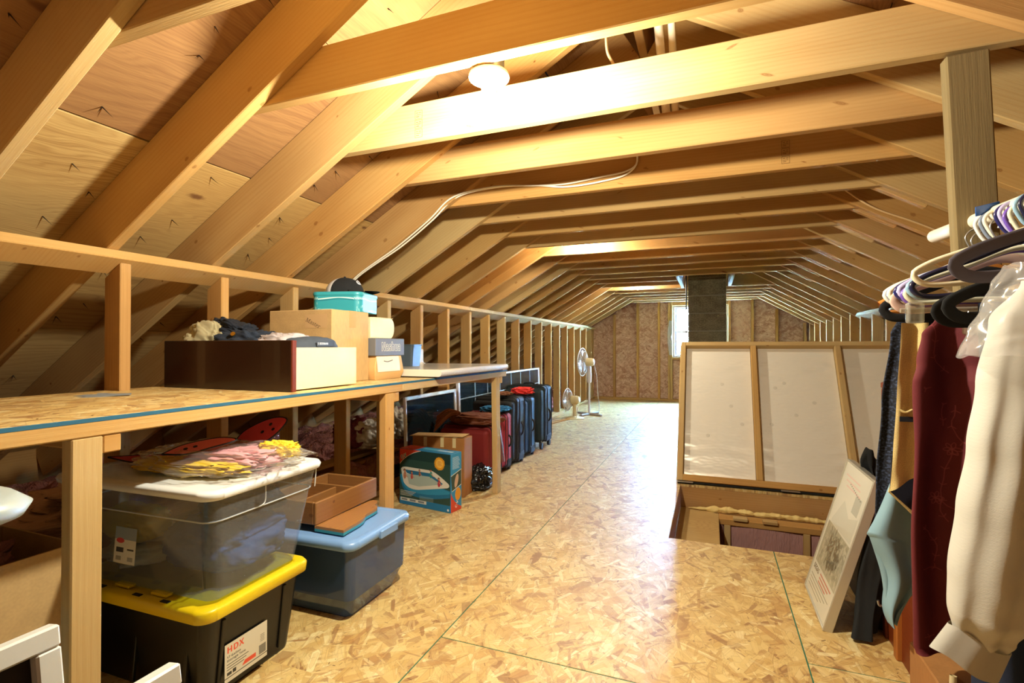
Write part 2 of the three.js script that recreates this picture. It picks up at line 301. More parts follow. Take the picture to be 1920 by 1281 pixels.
// ---- floor: strand board sheets with green sealed edges
const HX0 = -0.2, HX1 = 1.3, HZ0 = -3.74, HZ1 = -2.67;      // the hatch opening
const floor = thing('floor', 'floor of strand board sheets with green sealed edges', 'floor', [0, 0, 0], 0, null, 'structure');
{
  const rowsX = [-3.8, -1.938, -0.834, 0.27, 1.374, 3.3], off = [0, -2.67, -1.49, -2.67 + 0.9, -1.49];
  const gap = 0.0021, T = 0.016;
  const sheetBox = (x0, x1, z0, z1) => {
    if (x1 - x0 < 0.01 || z1 - z0 < 0.01) return;
    const g = chamferBox(z1 - z0, T, x1 - x0, 0.0008), p = g.attributes.position, uv = g.attributes.uv, cx = (x0 + x1) / 2, cz = (z0 + z1) / 2;
    for (let i = 0; i < p.count; i++) uv.setXY(i, -(p.getX(i)) + cz + x0 * 1.7, p.getZ(i) + cx + z0 * 0.37);
    part('floor_sheet', g, OSB, floor, [cx, -T / 2, cz], [0, Math.PI / 2, 0]);
  };
  for (let r = 1; r < 4; r++) {
    const x0 = rowsX[r] + gap - (r === 1 ? 0.13 : 0), x1 = rowsX[r + 1] - gap + (r === 3 ? 0.13 : 0), zs = [BACK];
    for (let z = off[r] + 2.35 * 3; z > FAR; z -= 2.35) if (z < BACK - 0.1) zs.push(z);
    zs.push(FAR - 0.1);
    for (let i = 0; i + 1 < zs.length; i++) {
      const z1 = zs[i] - gap, z0 = zs[i + 1] + gap, ax0 = Math.max(x0, HX0), ax1 = Math.min(x1, HX1), az0 = Math.max(z0, HZ0), az1 = Math.min(z1, HZ1);
      if (ax1 <= ax0 || az1 <= az0) { sheetBox(x0, x1, z0, z1); continue; }
      sheetBox(x0, x1, az1, z1); sheetBox(x0, x1, z0, az0); sheetBox(x0, ax0, az0, az1); sheetBox(ax1, x1, az0, az1);
    }
    const strip = (a0, a1, b0, b1) => part('sealed_edge', cbox(a1 - a0, 0.004, b1 - b0, 0.0005), GREEN_SEAL, floor, [(a0 + a1) / 2, -0.0032, (b0 + b1) / 2]);
    for (const z of zs.slice(1, -1)) strip(x0, Math.min(x1, z < HZ1 && z > HZ0 ? HX0 : 9), z - gap, z + gap);
    if (r > 1) { const x = rowsX[r]; if (x > HX0) { strip(x - gap, x + gap, HZ1, BACK); strip(x - gap, x + gap, FAR, HZ0); } else strip(x - gap, x + gap, FAR, BACK); }
  }
  // boards of the ceiling below, closing the floor space; joists under the sheets
  const below = S({ color: col('#6b5138'), roughness: 0.95 });
  for (const [x0, x1, z0, z1] of [[-4.2, HX0 - 0.04, FAR - 0.2, BACK + 0.1], [HX1 + 0.04, 3.7, FAR - 0.2, BACK + 0.1], [HX0 - 0.04, HX1 + 0.04, HZ1 + 0.02, BACK + 0.1], [HX0 - 0.04, HX1 + 0.04, FAR - 0.2, HZ0 - 0.06]])
    part('ceiling_board', cbox(x1 - x0, 0.02, z1 - z0, 0.001), below, floor, [(x0 + x1) / 2, -0.20, (z0 + z1) / 2]);
  for (const [x, z0, z1] of [[HX0 - 0.02, HZ0 - 0.05, HZ1], [HX1 + 0.02, HZ0 - 0.05, HZ1]]) beamZ('trimmer', floor, pine(2), x - 0.019, x + 0.019, -0.18, -0.0005 - 0.0165 + 0.016, z0, z1);
  beamX('joist', floor, pine(2), HX0 - 0.04, HX1 + 0.04, -0.215, -0.0165, HZ0 - THK - 0.001, HZ0 - 0.001);
  beamX('edge_strip', floor, pine(2), HX0, HX1, -0.0165, -0.0005, HZ0 - 0.012, HZ0 - 0.001);
  beamX('joist', floor, pine(1), HX0, HX1, -0.18, -0.018, HZ1 - 0.001 + 0.002, HZ1 + THK);
}

// ---- gable wall at the far end, with its window
const wallBack = thing('wall_back', 'far gable wall of reddish strand board between bare studs', 'wall', [0, 0, 0], 0, null, 'structure');
const WX0 = -0.62, WX1 = 0.27, WY0 = 0.76, WY1 = 1.66, ZO = FAR - 0.089;
{
  const T = 0.014, poly = (pts) => { const sh = new THREE.Shape(pts.map((p) => new THREE.Vector2(...p))); const g = new THREE.ExtrudeGeometry(sh, { depth: T, bevelEnabled: false }); const uv = g.attributes.uv, p = g.attributes.position; for (let i = 0; i < uv.count; i++) uv.setXY(i, p.getX(i), p.getY(i)); return g; };
  const sheetAt = (pts) => part('wall_sheet', poly(pts), OSB_WALL, wallBack, [0, 0, ZO - T]);
  const top = (x) => under(x) + 0.24, S1 = 0.58, g = 0.002;
  // lower course
  sheetAt([[-4.2, -0.25], [-2.45 - g, -0.25], [-2.45 - g, S1 - g], [-3.62, S1 - g], [-4.2, top(-4.2)]]); sheetAt([[-2.45 + g, -0.25], [-0.02 - g, -0.25], [-0.02 - g, S1 - g], [-2.45 + g, S1 - g]]);
  sheetAt([[-0.02 + g, -0.25], [2.4 - g, -0.25], [2.4 - g, S1 - g], [-0.02 + g, S1 - g]]); sheetAt([[2.4 + g, -0.25], [3.65, -0.25], [3.65, top(3.65)], [3.06, S1 - g], [2.4 + g, S1 - g]]);
  // upper course, cut round the window
  sheetAt([[-3.62, S1], [-1.23 - g, S1], [-1.23 - g, top(-1.23)], [-3.62, top(-3.62)]]);
  sheetAt([[-1.23 + g, S1], [WX0, S1], [WX0, top(WX0)], [-1.23 + g, top(-1.23)]]);
  sheetAt([[WX0, S1], [WX1, S1], [WX1, WY0], [WX0, WY0]]);
  sheetAt([[WX0, WY1], [WX1, WY1], [WX1, top(WX1)], [XR, top(XR)], [WX0, top(WX0)]]);
  sheetAt([[WX1, S1], [1.0, S1], [1.0, top(1.0)], [WX1, top(WX1)]]);
  sheetAt([[1.0 + 2 * g, S1], [3.06, S1], [3.06, top(3.06)], [1.0 + 2 * g, top(1.0)]]);
  { const sd = S({ color: col('#7a6a58'), roughness: 0.9 }), zz = ZO - T - 0.012, H2 = [[-4.3, WX0, -0.3, 2.7], [WX1, 3.8, -0.3, 2.7], [WX0, WX1, -0.3, WY0], [WX0, WX1, WY1, 2.7]];
    for (const [a, b, c, d] of H2) part('siding', cbox(b - a, d - c, 0.02, 0.001), sd, wallBack, [(a + b) / 2, (c + d) / 2, zz]); }
  let v = 0; const stud = (x, y0, y1) => beamY('stud', wallBack, pine(v++), x - 0.019, x + 0.019, y0, y1, ZO, FAR);
  for (const x of [-2.45, -2.04, -1.63, -1.215, -0.85]) stud(x, 0.038, under(x) + 0.02);
  stud(WX0 - 0.019, 0.038, under(WX0) - 0.02); stud(WX0 - 0.060, 0.038, under(WX0 - 0.05) - 0.03);
  for (const x of [WX1 + 0.019, 0.64, 1.0, 1.4, 1.8]) stud(x, 0.038, under(x) + 0.02);
  beamX('sole_plate', wallBack, pine(1), -2.9, 2.3, 0, 0.038, ZO, FAR);
  beamX('sill_plate', wallBack, pine(2), WX0, WX1, WY0 - 0.038, WY0, ZO, FAR);
  beamX('window_header', wallBack, pine(2), WX0, WX1, WY1, WY1 + 0.089, ZO, FAR);
  beamX('tie_plate', wallBack, pine(1), XL - 0.1, XRT + 0.1, TIE_Y + 0.05, TIE_Y + 0.19, FAR, FAR + THK);
}
{
  const win = thing('window_1', 'white double hung window in the far gable wall, bright daylight behind it', 'window', [0, 0, 0], 0, null, 'structure');
  const wm = S({ color: col('#d9cfc9'), roughness: 0.45 }), zc = ZO - 0.01, fw = 0.035;
  beamY('window_frame', win, wm, WX0, WX0 + fw, WY0, WY1, zc - 0.05, zc + 0.06); beamY('window_frame', win, wm, WX1 - fw, WX1, WY0, WY1, zc - 0.05, zc + 0.06);
  beamX('window_frame', win, wm, WX0 + fw, WX1 - fw, WY1 - fw, WY1, zc - 0.05, zc + 0.06); beamX('window_sill', win, wm, WX0 + fw, WX1 - fw, WY0, WY0 + 0.03, zc - 0.05, zc + 0.08);
  const ym = 1.205, pane = Ph({ color: col('#ffffff'), transmission: 1, roughness: 0.02, thickness: 0, ior: 1.45 });
  for (const [y0, y1, z] of [[WY0 + 0.03, ym + 0.012, zc + 0.015], [ym - 0.012, WY1 - fw, zc - 0.02]]) {
    const s = thing0('sash', win); const q = 0.03, X0 = WX0 + fw, X1 = WX1 - fw;
    beamY('stile', s, wm, X0, X0 + q, y0, y1, z - 0.014, z + 0.014); beamY('stile', s, wm, X1 - q, X1, y0, y1, z - 0.014, z + 0.014);
    beamX('rail', s, wm, X0 + q, X1 - q, y0, y0 + 0.024, z - 0.014, z + 0.014); beamX('rail', s, wm, X0 + q, X1 - q, y1 - 0.024, y1, z - 0.014, z + 0.014);
    part('pane', cbox(X1 - X0 - 2 * q, y1 - y0 - 0.048, 0.003, 0.0005), pane, s, [(X0 + X1) / 2, (y0 + y1) / 2, z]);
  }
}
function thing0(name, parent) { const g = new THREE.Group(); g.name = name; parent.add(g); return g; }
{ // plastic film hanging loose beside the window
  const g = sheet((u, v) => { const bulge = Math.sin(v * Math.PI); return [-0.672 + u * 0.045 - 0.03 * bulge * (1 - u) + 0.004 * N(u * 3, v * 9), 0.80 + v * 0.60, FAR + 0.010 + 0.02 * bulge + 0.012 * N(u * 4, v * 6, 3)]; }, 12, 40);
  single('plastic_film', g, Ph({ color: col('#c9cdd2'), roughness: 0.6, side: THREE.DoubleSide }), 'loose white plastic film hanging at the left edge of the window', 'plastic film');
}
// ---- wall behind the camera and eaves, which close the attic
{
  const w = thing('wall_front', 'strand board gable wall closing the near end of the attic', 'wall', [0, 0, 0], 0, null, 'structure');
  const sh = new THREE.Shape([[-4.1, -0.2], [3.5, -0.2], [3.5, 0.5], [XR, YR + 0.3], [-4.1, 0.5]].map((p) => new THREE.Vector2(...p)));
  part('wall_sheet', new THREE.ExtrudeGeometry(sh, { depth: 0.02, bevelEnabled: false }), OSB_WALL, w, [0, 0, BACK]);
  const l = thing('wall_eaves', 'boards closing the low eaves behind the stud walls', 'wall', [0, 0, 0], 0, null, 'structure');
  beamZ('eave_board', l, pine(2), -4.12, -4.08, -0.25, 0.6, FAR - 0.2, BACK + 0.02); beamZ('eave_board', l, pine(2), 3.5, 3.54, -0.25, 0.6, FAR - 0.2, BACK + 0.02);
}

// ---- lamps: bare bulbs in porcelain holders
const porcelain = Ph({ color: col('#f4f1ea'), roughness: 0.25, clearcoat: 0.6, clearcoatRoughness: 0.1 }), steelBox = S({ color: col('#8d8f90'), roughness: 0.45, metalness: 0.8 });
const glow = S({ color: col('#fff6e0'), emissive: new THREE.Color(1, 0.9, 0.7), emissiveIntensity: 9, roughness: 0.3 });
function bulb(x, z, label, y = TIE_Y, power = BULB_POWER) {
  const t = thing('ceiling_lamp', label, 'lamp', [x, y, z], 0, 'bare bulbs under the collar ties');
  part('junction_box', cyl(0.045, 0.045, 0.05, 8), steelBox, t, [0, 0.026, 0]);
  part('holder', lathe([[0, 0], [0.053, 0], [0.056, -0.006], [0.055, -0.013], [0.042, -0.018], [0.024, -0.022], [0.021, -0.042], [0.019, -0.046], [0.013, -0.046]]), porcelain, t);
  part('bulb', lathe([[0.0125, -0.044], [0.013, -0.056], [0.018, -0.066], [0.0265, -0.082], [0.030, -0.098], [0.0275, -0.114], [0.017, -0.125], [0, -0.129]]), glow, t);
  const l = new THREE.PointLight(BULB, power, 0, 2); l.position.set(0, -0.098, 0); l.castShadow = true; l.shadow.radius = 1.4; t.add(l);
}
bulb(-0.563, zf(1) - THK - 0.046, 'bare bulb in a white porcelain holder, nearest of the lamps');
bulb(-0.905, zf(8) + 0.12, 'bare bulb half hidden behind a collar tie midway down the attic', TIE_Y + 0.125, BULB_POWER * 0.42);
bulb(-0.885, zf(15) + 0.09, 'bare bulb farthest off, lighting a collar tie near the chimney', TIE_Y + 0.115, BULB_POWER * 0.3);
// ---------------------------------------------------------------- hatch, chimney and cables
function rring(w, d, r, n = 48) {              // rounded rectangle, n points
  const m = n / 4, out = []; r = Math.min(r, w / 2 - 1e-4, d / 2 - 1e-4);
  for (let c = 0; c < 4; c++) for (let i = 0; i < m; i++) { const a = (c + i / (m - 1)) * Math.PI / 2; out.push([[1, -1, -1, 1][c] * (w / 2 - r) + r * Math.cos(a), [1, 1, -1, -1][c] * (d / 2 - r) + r * Math.sin(a)]); }
  return out;
}
// closed or open shell through rounded rectangles [width, depth, corner radius, y, dx, dz]
function loft(rings, { bottom = true, top = true, n = 48 } = {}) {
  const all = rings.map(([w, d, r, y, dx = 0, dz = 0]) => rring(w, d, r, n).map(([x, z]) => [x + dx, y, z + dz]));
  const mid = (q) => { const [, , , y, dx = 0, dz = 0] = q; return all[0].map(() => [dx, y, dz]); };
  if (bottom) { all.unshift(all[0].map((p) => [...p])); all.unshift(mid(rings[0])); }
  if (top) { all.push(all[all.length - 1].map((p) => [...p])); all.push(mid(rings[rings.length - 1])); }
  const P = [], U = [], I = [], W = n + 1;
  all.forEach((ring, j) => { for (let i = 0; i <= n; i++) { P.push(...ring[i % n]); U.push(i / n, ring[i % n][1]); } });
  for (let j = 0; j + 1 < all.length; j++) { if ((bottom && j === 1) || (top && j === all.length - 3)) continue; for (let i = 0; i < n; i++) { const a = j * W + i, b = a + 1, c = a + W, d = c + 1; I.push(a, c, b, b, c, d); } }
  const g = new THREE.BufferGeometry(); g.setAttribute('position', new THREE.Float32BufferAttribute(P, 3)); g.setAttribute('uv', new THREE.Float32BufferAttribute(U, 2)); g.setIndex(I); g.computeVertexNormals(); return g;
}
const steel = S({ color: col('#b9bcbd'), roughness: 0.35, metalness: 0.9 }), brass = S({ color: col('#c79a3c'), roughness: 0.3, metalness: 0.95 });
{ // stairwell under the hatch
  const w = thing('wall_stairwell', 'framed stairwell walls with pink insulation below the hatch opening', 'wall', [0, 0, 0], 0, null, 'structure');
  const LZ = -3.575, LX = 0.045, Y = -0.158, B = -2.3, ledge = PLY_LIGHT[1];
  part('ledge_board', cbox(LX - HX0, 0.02, HZ1 - HZ0, 0.002, 1), ledge, w, [(HX0 + LX) / 2, Y - 0.01, (HZ0 + HZ1) / 2]);
  beamX('wall_plate', w, PINE[4], LX, HX1, Y - 0.038, Y, HZ0 + 0.001, LZ);
  let v = 0; for (const x of [LX + 0.05, LX + 0.50, LX + 0.92, HX1 - 0.05]) beamY('stud', w, pine(v++), x - 0.019, x + 0.019, B, Y - 0.038, LZ - 0.089, LZ);
  const pink = S({ color: col('#b58a86'), roughness: 0.55, bumpMap: lumpBump, bumpScale: 0.01 });
  for (const [a, b] of [[LX, LX + 0.031], [LX + 0.069, LX + 0.481], [LX + 0.519, LX + 0.901], [LX + 0.939, HX1 - 0.069]]) part('insulation_batt', sheet((u, t) => [lerp(a, b, u), lerp(B, Y - 0.038, t), LZ - 0.022 + 0.014 * Math.sin(u * Math.PI) + 0.008 * N(u * 3 + a * 9, t * 14)], 14, 60), pink, w);
  part('side_board', cbox(HZ1 - LZ + 0.13, Y - 0.02 - B, 0.02, 0.002), PLY_RED[1], w, [LX - 0.011, (B + Y - 0.02) / 2, (HZ1 + LZ) / 2 - 0.06], [0, Math.PI / 2, 0]);
  part('side_board', cbox(HZ1 - LZ + 0.3, -0.17 - B, 0.02, 0.002), PLY_RED[0], w, [HX1 + 0.011, (B - 0.17) / 2, (HZ1 + LZ) / 2 - 0.05], [0, Math.PI / 2, 0]);
  part('near_board', cbox(HX1 - LX + 0.3, -0.17 - B, 0.02, 0.002), PLY_RED[0], w, [(LX + HX1) / 2, (B - 0.17) / 2, HZ1 + 0.02]);
  part('rear_board', cbox(HX1 - LX + 0.06, Y - B, 0.02, 0.002), PLY_RED[0], w, [(LX + HX1) / 2, (B + Y) / 2, LZ - 0.11]);
  part('landing', cbox(HX1 - LX + 0.1, 0.03, HZ1 - LZ + 0.2, 0.002), pine(2), w, [(LX + HX1) / 2, B - 0.015, (HZ1 + LZ) / 2]);
  v = 0; for (const x of [0.13, 0.30, 0.62, 0.86]) beamX('block', w, pine(v++), x, x + 0.085, Y, Y + 0.02, LZ - 0.03, LZ + 0.022);
}
{ // bead of spray foam along the joist
  const g = sheet((u, v) => { const x = -0.155 + u * 1.3, a = v * Math.PI * 2, lump = 0.5 + Math.abs(N(x * 9, 1)) * 1.5 + 0.6 * Math.abs(N(x * 26, 4)) + (Math.abs(x - 0.03) < 0.05 ? 0.7 * Math.exp(-(((x - 0.03) / 0.022) ** 2)) : 0), r = 0.0165 * lump * (0.85 + 0.35 * N(x * 22, Math.cos(a) * 1.5, Math.sin(a) * 1.5)) * Math.min(1, 12 * u, 12 * (1 - u)); return [x, -0.145 + 0.008 * N(x * 7, 9) - Math.sin(a) * r * 1.1, -3.712 + 0.012 * N(x * 5, 3) + Math.cos(a) * r * 1.25]; }, 260, 18);
  single('spray_foam', g, S({ color: col('#e8cf86'), roughness: 0.7 }), 'lumpy yellow bead of spray foam along the joist inside the hatch', 'foam');
}
{ // the raised lid of the hatch
  const L = 1.13, X1 = 1.53, lean = -deg(30.9), t = thing('hatch_lid', 'raised hatch lid with pine frame and silver faced insulation panels', 'hatch lid', [-0.222, 0.026, -3.748]); t.rotation.x = lean;
  const wood = PINE[0], d0 = -0.065, d1 = 0;
  beamY('stile', t, wood, 0, 0.036, 0, L, d0, d1); beamY('stile', t, PINE[3], X1 - 0.036, X1, 0, L, d0, d1);
  beamX('rail', t, wood, 0.036, X1 - 0.036, L - 0.036, L, d0, d1); beamX('rail', t, PINE[4], 0.036, X1 - 0.036, 0, 0.045, d0, d1);
  beamY('divider', t, PINE[3], 0.506, 0.544, 0.045, L - 0.036, d0, d1); beamY('divider', t, wood, 1.06, 1.098, 0.045, L - 0.036, d0, d1);
  const foilBump = makeTex(512, 512, (u, v) => { const r = Math.sin(v * 60 + 5 * N(u * 2, v * 6, 3)) * Math.max(0, 0.4 + N(u * 1.3, v * 3, 8)), a = 128 + 46 * r + 34 * N(u * 3, v * 16, 2) + 20 * N(u * 12, v * 60, 5); return [a, a, a]; }, { srgb: false, sx: 0.55, sy: 1.1 });
  const plainFoil = S({ color: col('#d9d3c4'), roughness: 0.5 }), foil = S({ color: col('#f3eee0'), roughness: 0.34, metalness: 0.15, bumpMap: foilBump, bumpScale: 0.012 }), inset = 0.012;
  for (const [a, b] of [[0.036, 0.506], [0.544, 1.06], [1.098, X1 - 0.036]]) {
    const g = chamferBox(b - a - 0.004, L - 0.036 - 0.045, inset, 0.001); part('insulation_panel', g, foil, t, [(a + b) / 2, (0.045 + L - 0.036) / 2, d0 + inset / 2 + 0.004]);
  }
  const R = rng(5), dimple = lathe([[0.013, 0.0003], [0.009, 0.0014], [0.005, 0.0009], [0, 0.0006]], 14);
  for (const [x, y] of [[0.30, 0.78], [0.36, 0.60], [0.43, 0.46], [0.20, 0.36], [0.72, 0.80], [0.62, 0.47], [0.78, 0.55], [0.66, 0.76], [0.9, 0.65]]) part('fastener_dimple', dimple, plainFoil, t, [x, y, d0 + inset + 0.004], [Math.PI / 2, R() * 3, 0]);
  part('backing_board', cbox(X1 + 0.02, L + 0.02, 0.012, 0.002, 2), PLY_LIGHT[0], t, [X1 / 2, L / 2, d0 - 0.007]);
  part('weather_strip', cbox(X1, 0.012, 0.02, 0.002), S({ color: col('#1a1a18'), roughness: 0.9 }), t, [X1 / 2, -0.008, -0.02]);
  for (const x of [0.05, 0.70, 1.35]) part('hinge', cbox(0.11, 0.004, 0.03, 0.001), steel, t, [x, -0.012, 0.006], [0.55, 0, 0]);
}
{ // concrete block chimney
  const t = thing('chimney', 'dark grey concrete block chimney rising through the roof', 'chimney', [-0.04, 0, -6.403]);
  const tex = makeTex(256, 256, (u, v) => { const a = 112 + 26 * N(u * 30, v * 30) + 20 * N(u * 90, v * 90) + 18 * N(u * 5, v * 5); return [a, a * 0.94, a * 0.78]; }, { sx: 0.4, sy: 0.4 }), blk = S({ map: tex, color: col('#f3efe2'), roughness: 0.95, bumpMap: lumpBump, bumpScale: 0.003 }), mort = S({ color: col('#7d796a'), roughness: 0.95 });
  const off = 0.12; for (let i = -1; i < 12; i++) { const y0 = Math.max(0, off + i * 0.203), y1 = off + (i + 1) * 0.203 - 0.008; if (y0 >= 2.4) break; part('block', cbox(0.406, y1 - y0, 0.406, 0.004, (i + 5) % 4), blk, t, [0, (y0 + y1) / 2, 0]); }
  part('mortar', cbox(0.400, 2.4, 0.400, 0.002), mort, t, [0, 1.2, 0]);
  single('metal_conduit', tube([[-0.262, 0.0, -6.18], [-0.262, 1.2, -6.18], [-0.262, 2.2, -6.18]], 0.007, 8), S({ color: col('#4a4a48'), metalness: 0.7, roughness: 0.4 }), 'thin dark conduit running up the left edge of the chimney', 'conduit');
}
{ // electric cables
  const white = S({ color: col('#f1ead8'), roughness: 0.5 });
  const tw = zf(4);
  const base = (dx, dz) => [[-2.30, 1.00, -2.42 + dz], [-2.08, 1.17, -2.385 + dz], [-1.96, 1.255, -2.375 + dz], [-1.90, 1.335, -2.37 + dz], [-1.60 + dx, 1.515, -2.385 + dz], [-1.393 + dx, 1.636, tw + 0.042 + dz], [-1.26 + dx, 1.735, tw + 0.046 + dz], [-1.02, 1.766, tw + 0.046 + dz], [-0.80, 1.757, tw + 0.012], [-0.66, 1.748 + dz, tw + 0.012], [-0.48, 1.762 + dz * 1.6, tw + 0.012], [-0.36, 1.775 + dz, tw + 0.012], [-0.318, 1.80, tw + 0.012], [-0.315, 1.87, tw + 0.012], [-0.318, 2.0, tw - 0.05]];
  single('electric_cable', tube(base(0, 0), 0.0042, 160), white, 'upper white electric cable running up the rafter and along a collar tie', 'cable');
  single('electric_cable', tube(base(0.012, -0.014), 0.0042, 160), white, 'lower white electric cable running up the rafter and along a collar tie', 'cable');
  single('electric_cable', tube([[-0.283, 2.26, -2.1], [-0.34, 2.12, -1.82], [-0.33, 1.98, -1.75], [-0.30, 1.90, -1.70], [-0.29, 1.845, -1.66]], 0.005, 40), S({ color: col('#d8b988'), roughness: 0.6 }), 'tan cable looping down from the ridge above the second collar tie', 'cable');
  single('electric_cable', tube([[-0.565, TIE_Y + 0.05, zf(1) - 0.09], [-0.44, 1.92, -1.35], [-0.40, 2.0, -1.45], [-0.36, 2.08, -1.6], [-0.31, 2.2, -2.0]], 0.0045, 40), white, 'white cable rising from the nearest lamp towards the ridge', 'cable');
  single('vent_pipe', merge([moved(cyl(0.016, 0.016, 0.5), [-0.17, 2.02, -2.02], [0.1, 0, 0.08]), moved(cyl(0.014, 0.014, 0.46), [-0.13, 2.02, -2.03], [0.1, 0, 0.03])]), S({ color: col('#e6dcc4'), roughness: 0.6 }), 'pair of pale pipes standing near the ridge between collar ties', 'pipe');
  single('electric_cable', tube([[0.62, 1.83, zf(6) + 0.07], [0.78, 1.69, zf(6) + 0.066], [0.98, 1.59, zf(6) + 0.05], [1.22, 1.45, zf(6) + 0.05], [1.5, 1.28, zf(6) + 0.02]], 0.005, 50), S({ color: col('#e2bd86'), roughness: 0.6 }), 'tan cable sagging along a rafter on the right slope', 'cable');
}
// ---------------------------------------------------------------- workbench on the left and what stands on it
const FX = -1.29, BT = 0.80;
{
  const t = thing('workbench', 'long rough workbench of strand board on pine posts against the left wall', 'workbench', [0, 0, 0]);
  const top = chamferBox(3.55, 0.009, 0.683, 0.001, 0.4, 0.2); part('bench_top', top, OSB, t, [-1.6325, BT - 0.0045, -1.44], [0, Math.PI / 2, 0]);
  for (let k = -2; k < 6; k++) part('bench_infill', cbox(STEP - 0.05, 0.009, 0.07, 0.001, (k + 2) % 4), OSB, t, [-2.0105, BT - 0.0045, (zf(k) - 0.043 + zf(k + 1) - 0.005) / 2], [0, Math.PI / 2, 0]);
  const blue = S({ color: col('#1f5a74'), roughness: 0.8 });
  part('painted_edge', cbox(3.55, 0.0095, 0.003, 0.0005), blue, t, [FX - 0.0005, BT - 0.005, -1.44], [0, Math.PI / 2, 0]);
  beamZ('front_board', t, PINE[3], FX - 0.089, FX, 0.757, 0.7945, -1.955, 0.33); beamZ('front_board', t, PINE[0], FX - 0.089, FX, 0.757, 0.7945, -3.20, -1.957);
  beamZ('back_board', t, PINE[1], -1.97, -1.93, 0.757, 0.7945, -3.2, 0.33);
  for (const [z, turn] of [[-0.745, 0], [-1.893, 0], [-3.10, 0.03]]) {
    const leg = beamY('leg', t, PINE[z < -1.5 && z > -2 ? 4 : 0], FX - 0.038, FX - 0.002, 0, 0.757, z, z + 0.062); leg.rotation.x = turn;
    beamX('cross_bearer', t, PINE[4], -1.97, FX - 0.004, 0.715, 0.757, z - 0.040, z - 0.001);
  }
}
{ // laminate counter piece lying on the far end of the bench
  const t = thing('countertop', 'white laminate countertop piece with rolled front edge on the bench', 'countertop', [0, BT, 0]), lam = Ph({ color: col('#ddd8cc'), roughness: 0.22, clearcoat: 0.4 });
  const prof = new THREE.Shape(); prof.moveTo(-1.92, 0); prof.lineTo(-1.262, 0); prof.bezierCurveTo(-1.238, 0, -1.238, 0.036, -1.262, 0.036); prof.lineTo(-1.865, 0.033); prof.bezierCurveTo(-1.885, 0.034, -1.89, 0.04, -1.89, 0.055); prof.lineTo(-1.89, 0.125); prof.bezierCurveTo(-1.89, 0.137, -1.92, 0.137, -1.92, 0.125); prof.lineTo(-1.92, 0);
  const g = new THREE.ExtrudeGeometry(prof, { depth: 0.895, bevelEnabled: false, curveSegments: 8 }); part('counter_slab', g, lam, t, [0, 0.007, -3.12]);
  part('substrate', cbox(0.88, 0.006, 0.62, 0.001), S({ color: col('#3a2f24') }), t, [-1.59, 0.0035, -2.672], [0, Math.PI / 2, 0]);
}
{ // drawer pulled from a dresser
  const t = thing('dresser_drawer', 'dark brown dresser drawer with pale sides lying on the bench', 'drawer', [-1.672, BT, -1.362], deg(0.6));
  const dark = Ph({ color: col('#2a120a'), roughness: 0.28, clearcoat: 0.3, map: pineTex(91, [255, 244, 238], [190, 160, 140], 0) }), cream = S({ color: col('#ded2a0'), roughness: 0.5 });
  part('front_panel', cbox(0.634, 0.181, 0.02, 0.002), dark, t, [0, 0.0905, -0.01]); part('edge_trim', cbox(0.008, 0.179, 0.019, 0.001), S({ color: col('#6e2c16'), roughness: 0.4 }), t, [0.319, 0.0905, -0.0103]);
  for (const s of [-1, 1]) part('side_panel', cbox(0.35, 0.150, 0.012, 0.001), cream, t, [s * 0.298, 0.080, -0.196], [0, Math.PI / 2, 0]);
  part('rear_panel', cbox(0.584, 0.14, 0.012, 0.001), cream, t, [0, 0.079, -0.365]); part('bottom_panel', cbox(0.584, 0.005, 0.34, 0.001), cream, t, [0, 0.012, -0.19]);
  const denim = S({ color: col('#1d2839'), roughness: 0.9, bumpMap: clothBump, bumpScale: 0.0008 }), denimIn = S({ color: col('#b3a988'), roughness: 0.9 });
  const j = thing('denim_jacket', 'dark denim jacket with brass button and pale lining, in the drawer', 'jacket', [-1.78, BT + 0.072, -1.5]);
  part('folded_body', heap(0.30, 0.15, 0.17, 3, 0.16, 4), denim, j, [0.05, 0, 0]);
  part('lining', heap(0.17, 0.17, 0.10, 6, 0.2, 4), S({ color: col('#a39a78'), roughness: 0.95 }), j, [-0.09, 0, 0.055], [0, 0.2, -0.12]);
  part('collar', heap(0.17, 0.075, 0.10, 9, 0.22, 4), S({ color: col('#121926'), roughness: 0.9 }), j, [-0.02, 0.115, -0.005], [0, 0, -0.28]);
  part('button', moved(cyl(0.009, 0.009, 0.004, 20), [0.075, 0.135, 0.072], [1.0, 0, -0.3]), brass, j);
  single('plastic_pack', heap(0.20, 0.135, 0.2, 12, 0.07, 8), Ph({ color: col('#b7b0b4'), roughness: 0.22, clearcoat: 0.8 }), 'crumpled clear plastic wrapped pack in the drawer', 'plastic pack', [-1.545, BT + 0.075, -1.53]);
  const bag = thing('pouch', 'dark grey fabric pouch with white lettering in the drawer', 'pouch', [-1.462, BT + 0.082, -1.575], deg(6));
  part('pouch_body', heap(0.13, 0.115, 0.27, 21, 0.05, 2), S({ color: col('#3b4450'), roughness: 0.8, bumpMap: clothBump, bumpScale: 0.0006 }), bag);
  const lettering = canvasTex(256, 64, (c, w, h) => { c.fillStyle = '#3b4450'; c.fillRect(0, 0, w, h); c.fillStyle = '#eef0f2'; c.font = '32px sans-serif'; c.fillText('S BERMAN', 12, 44); });
  part('lettering', new THREE.PlaneGeometry(0.11, 0.022), S({ map: lettering, roughness: 0.8 }), bag, [0.0675, 0.088, 0.0], [0, Math.PI / 2, 0]);
}
const cardA = makeTex(256, 256, (u, v) => { const a = 1 + 0.05 * N(u * 9, v * 9) + 0.04 * N(u * 60, v * 60); return [194 * a, 160 * a, 108 * a]; }, { sx: 0.4, sy: 0.4 });
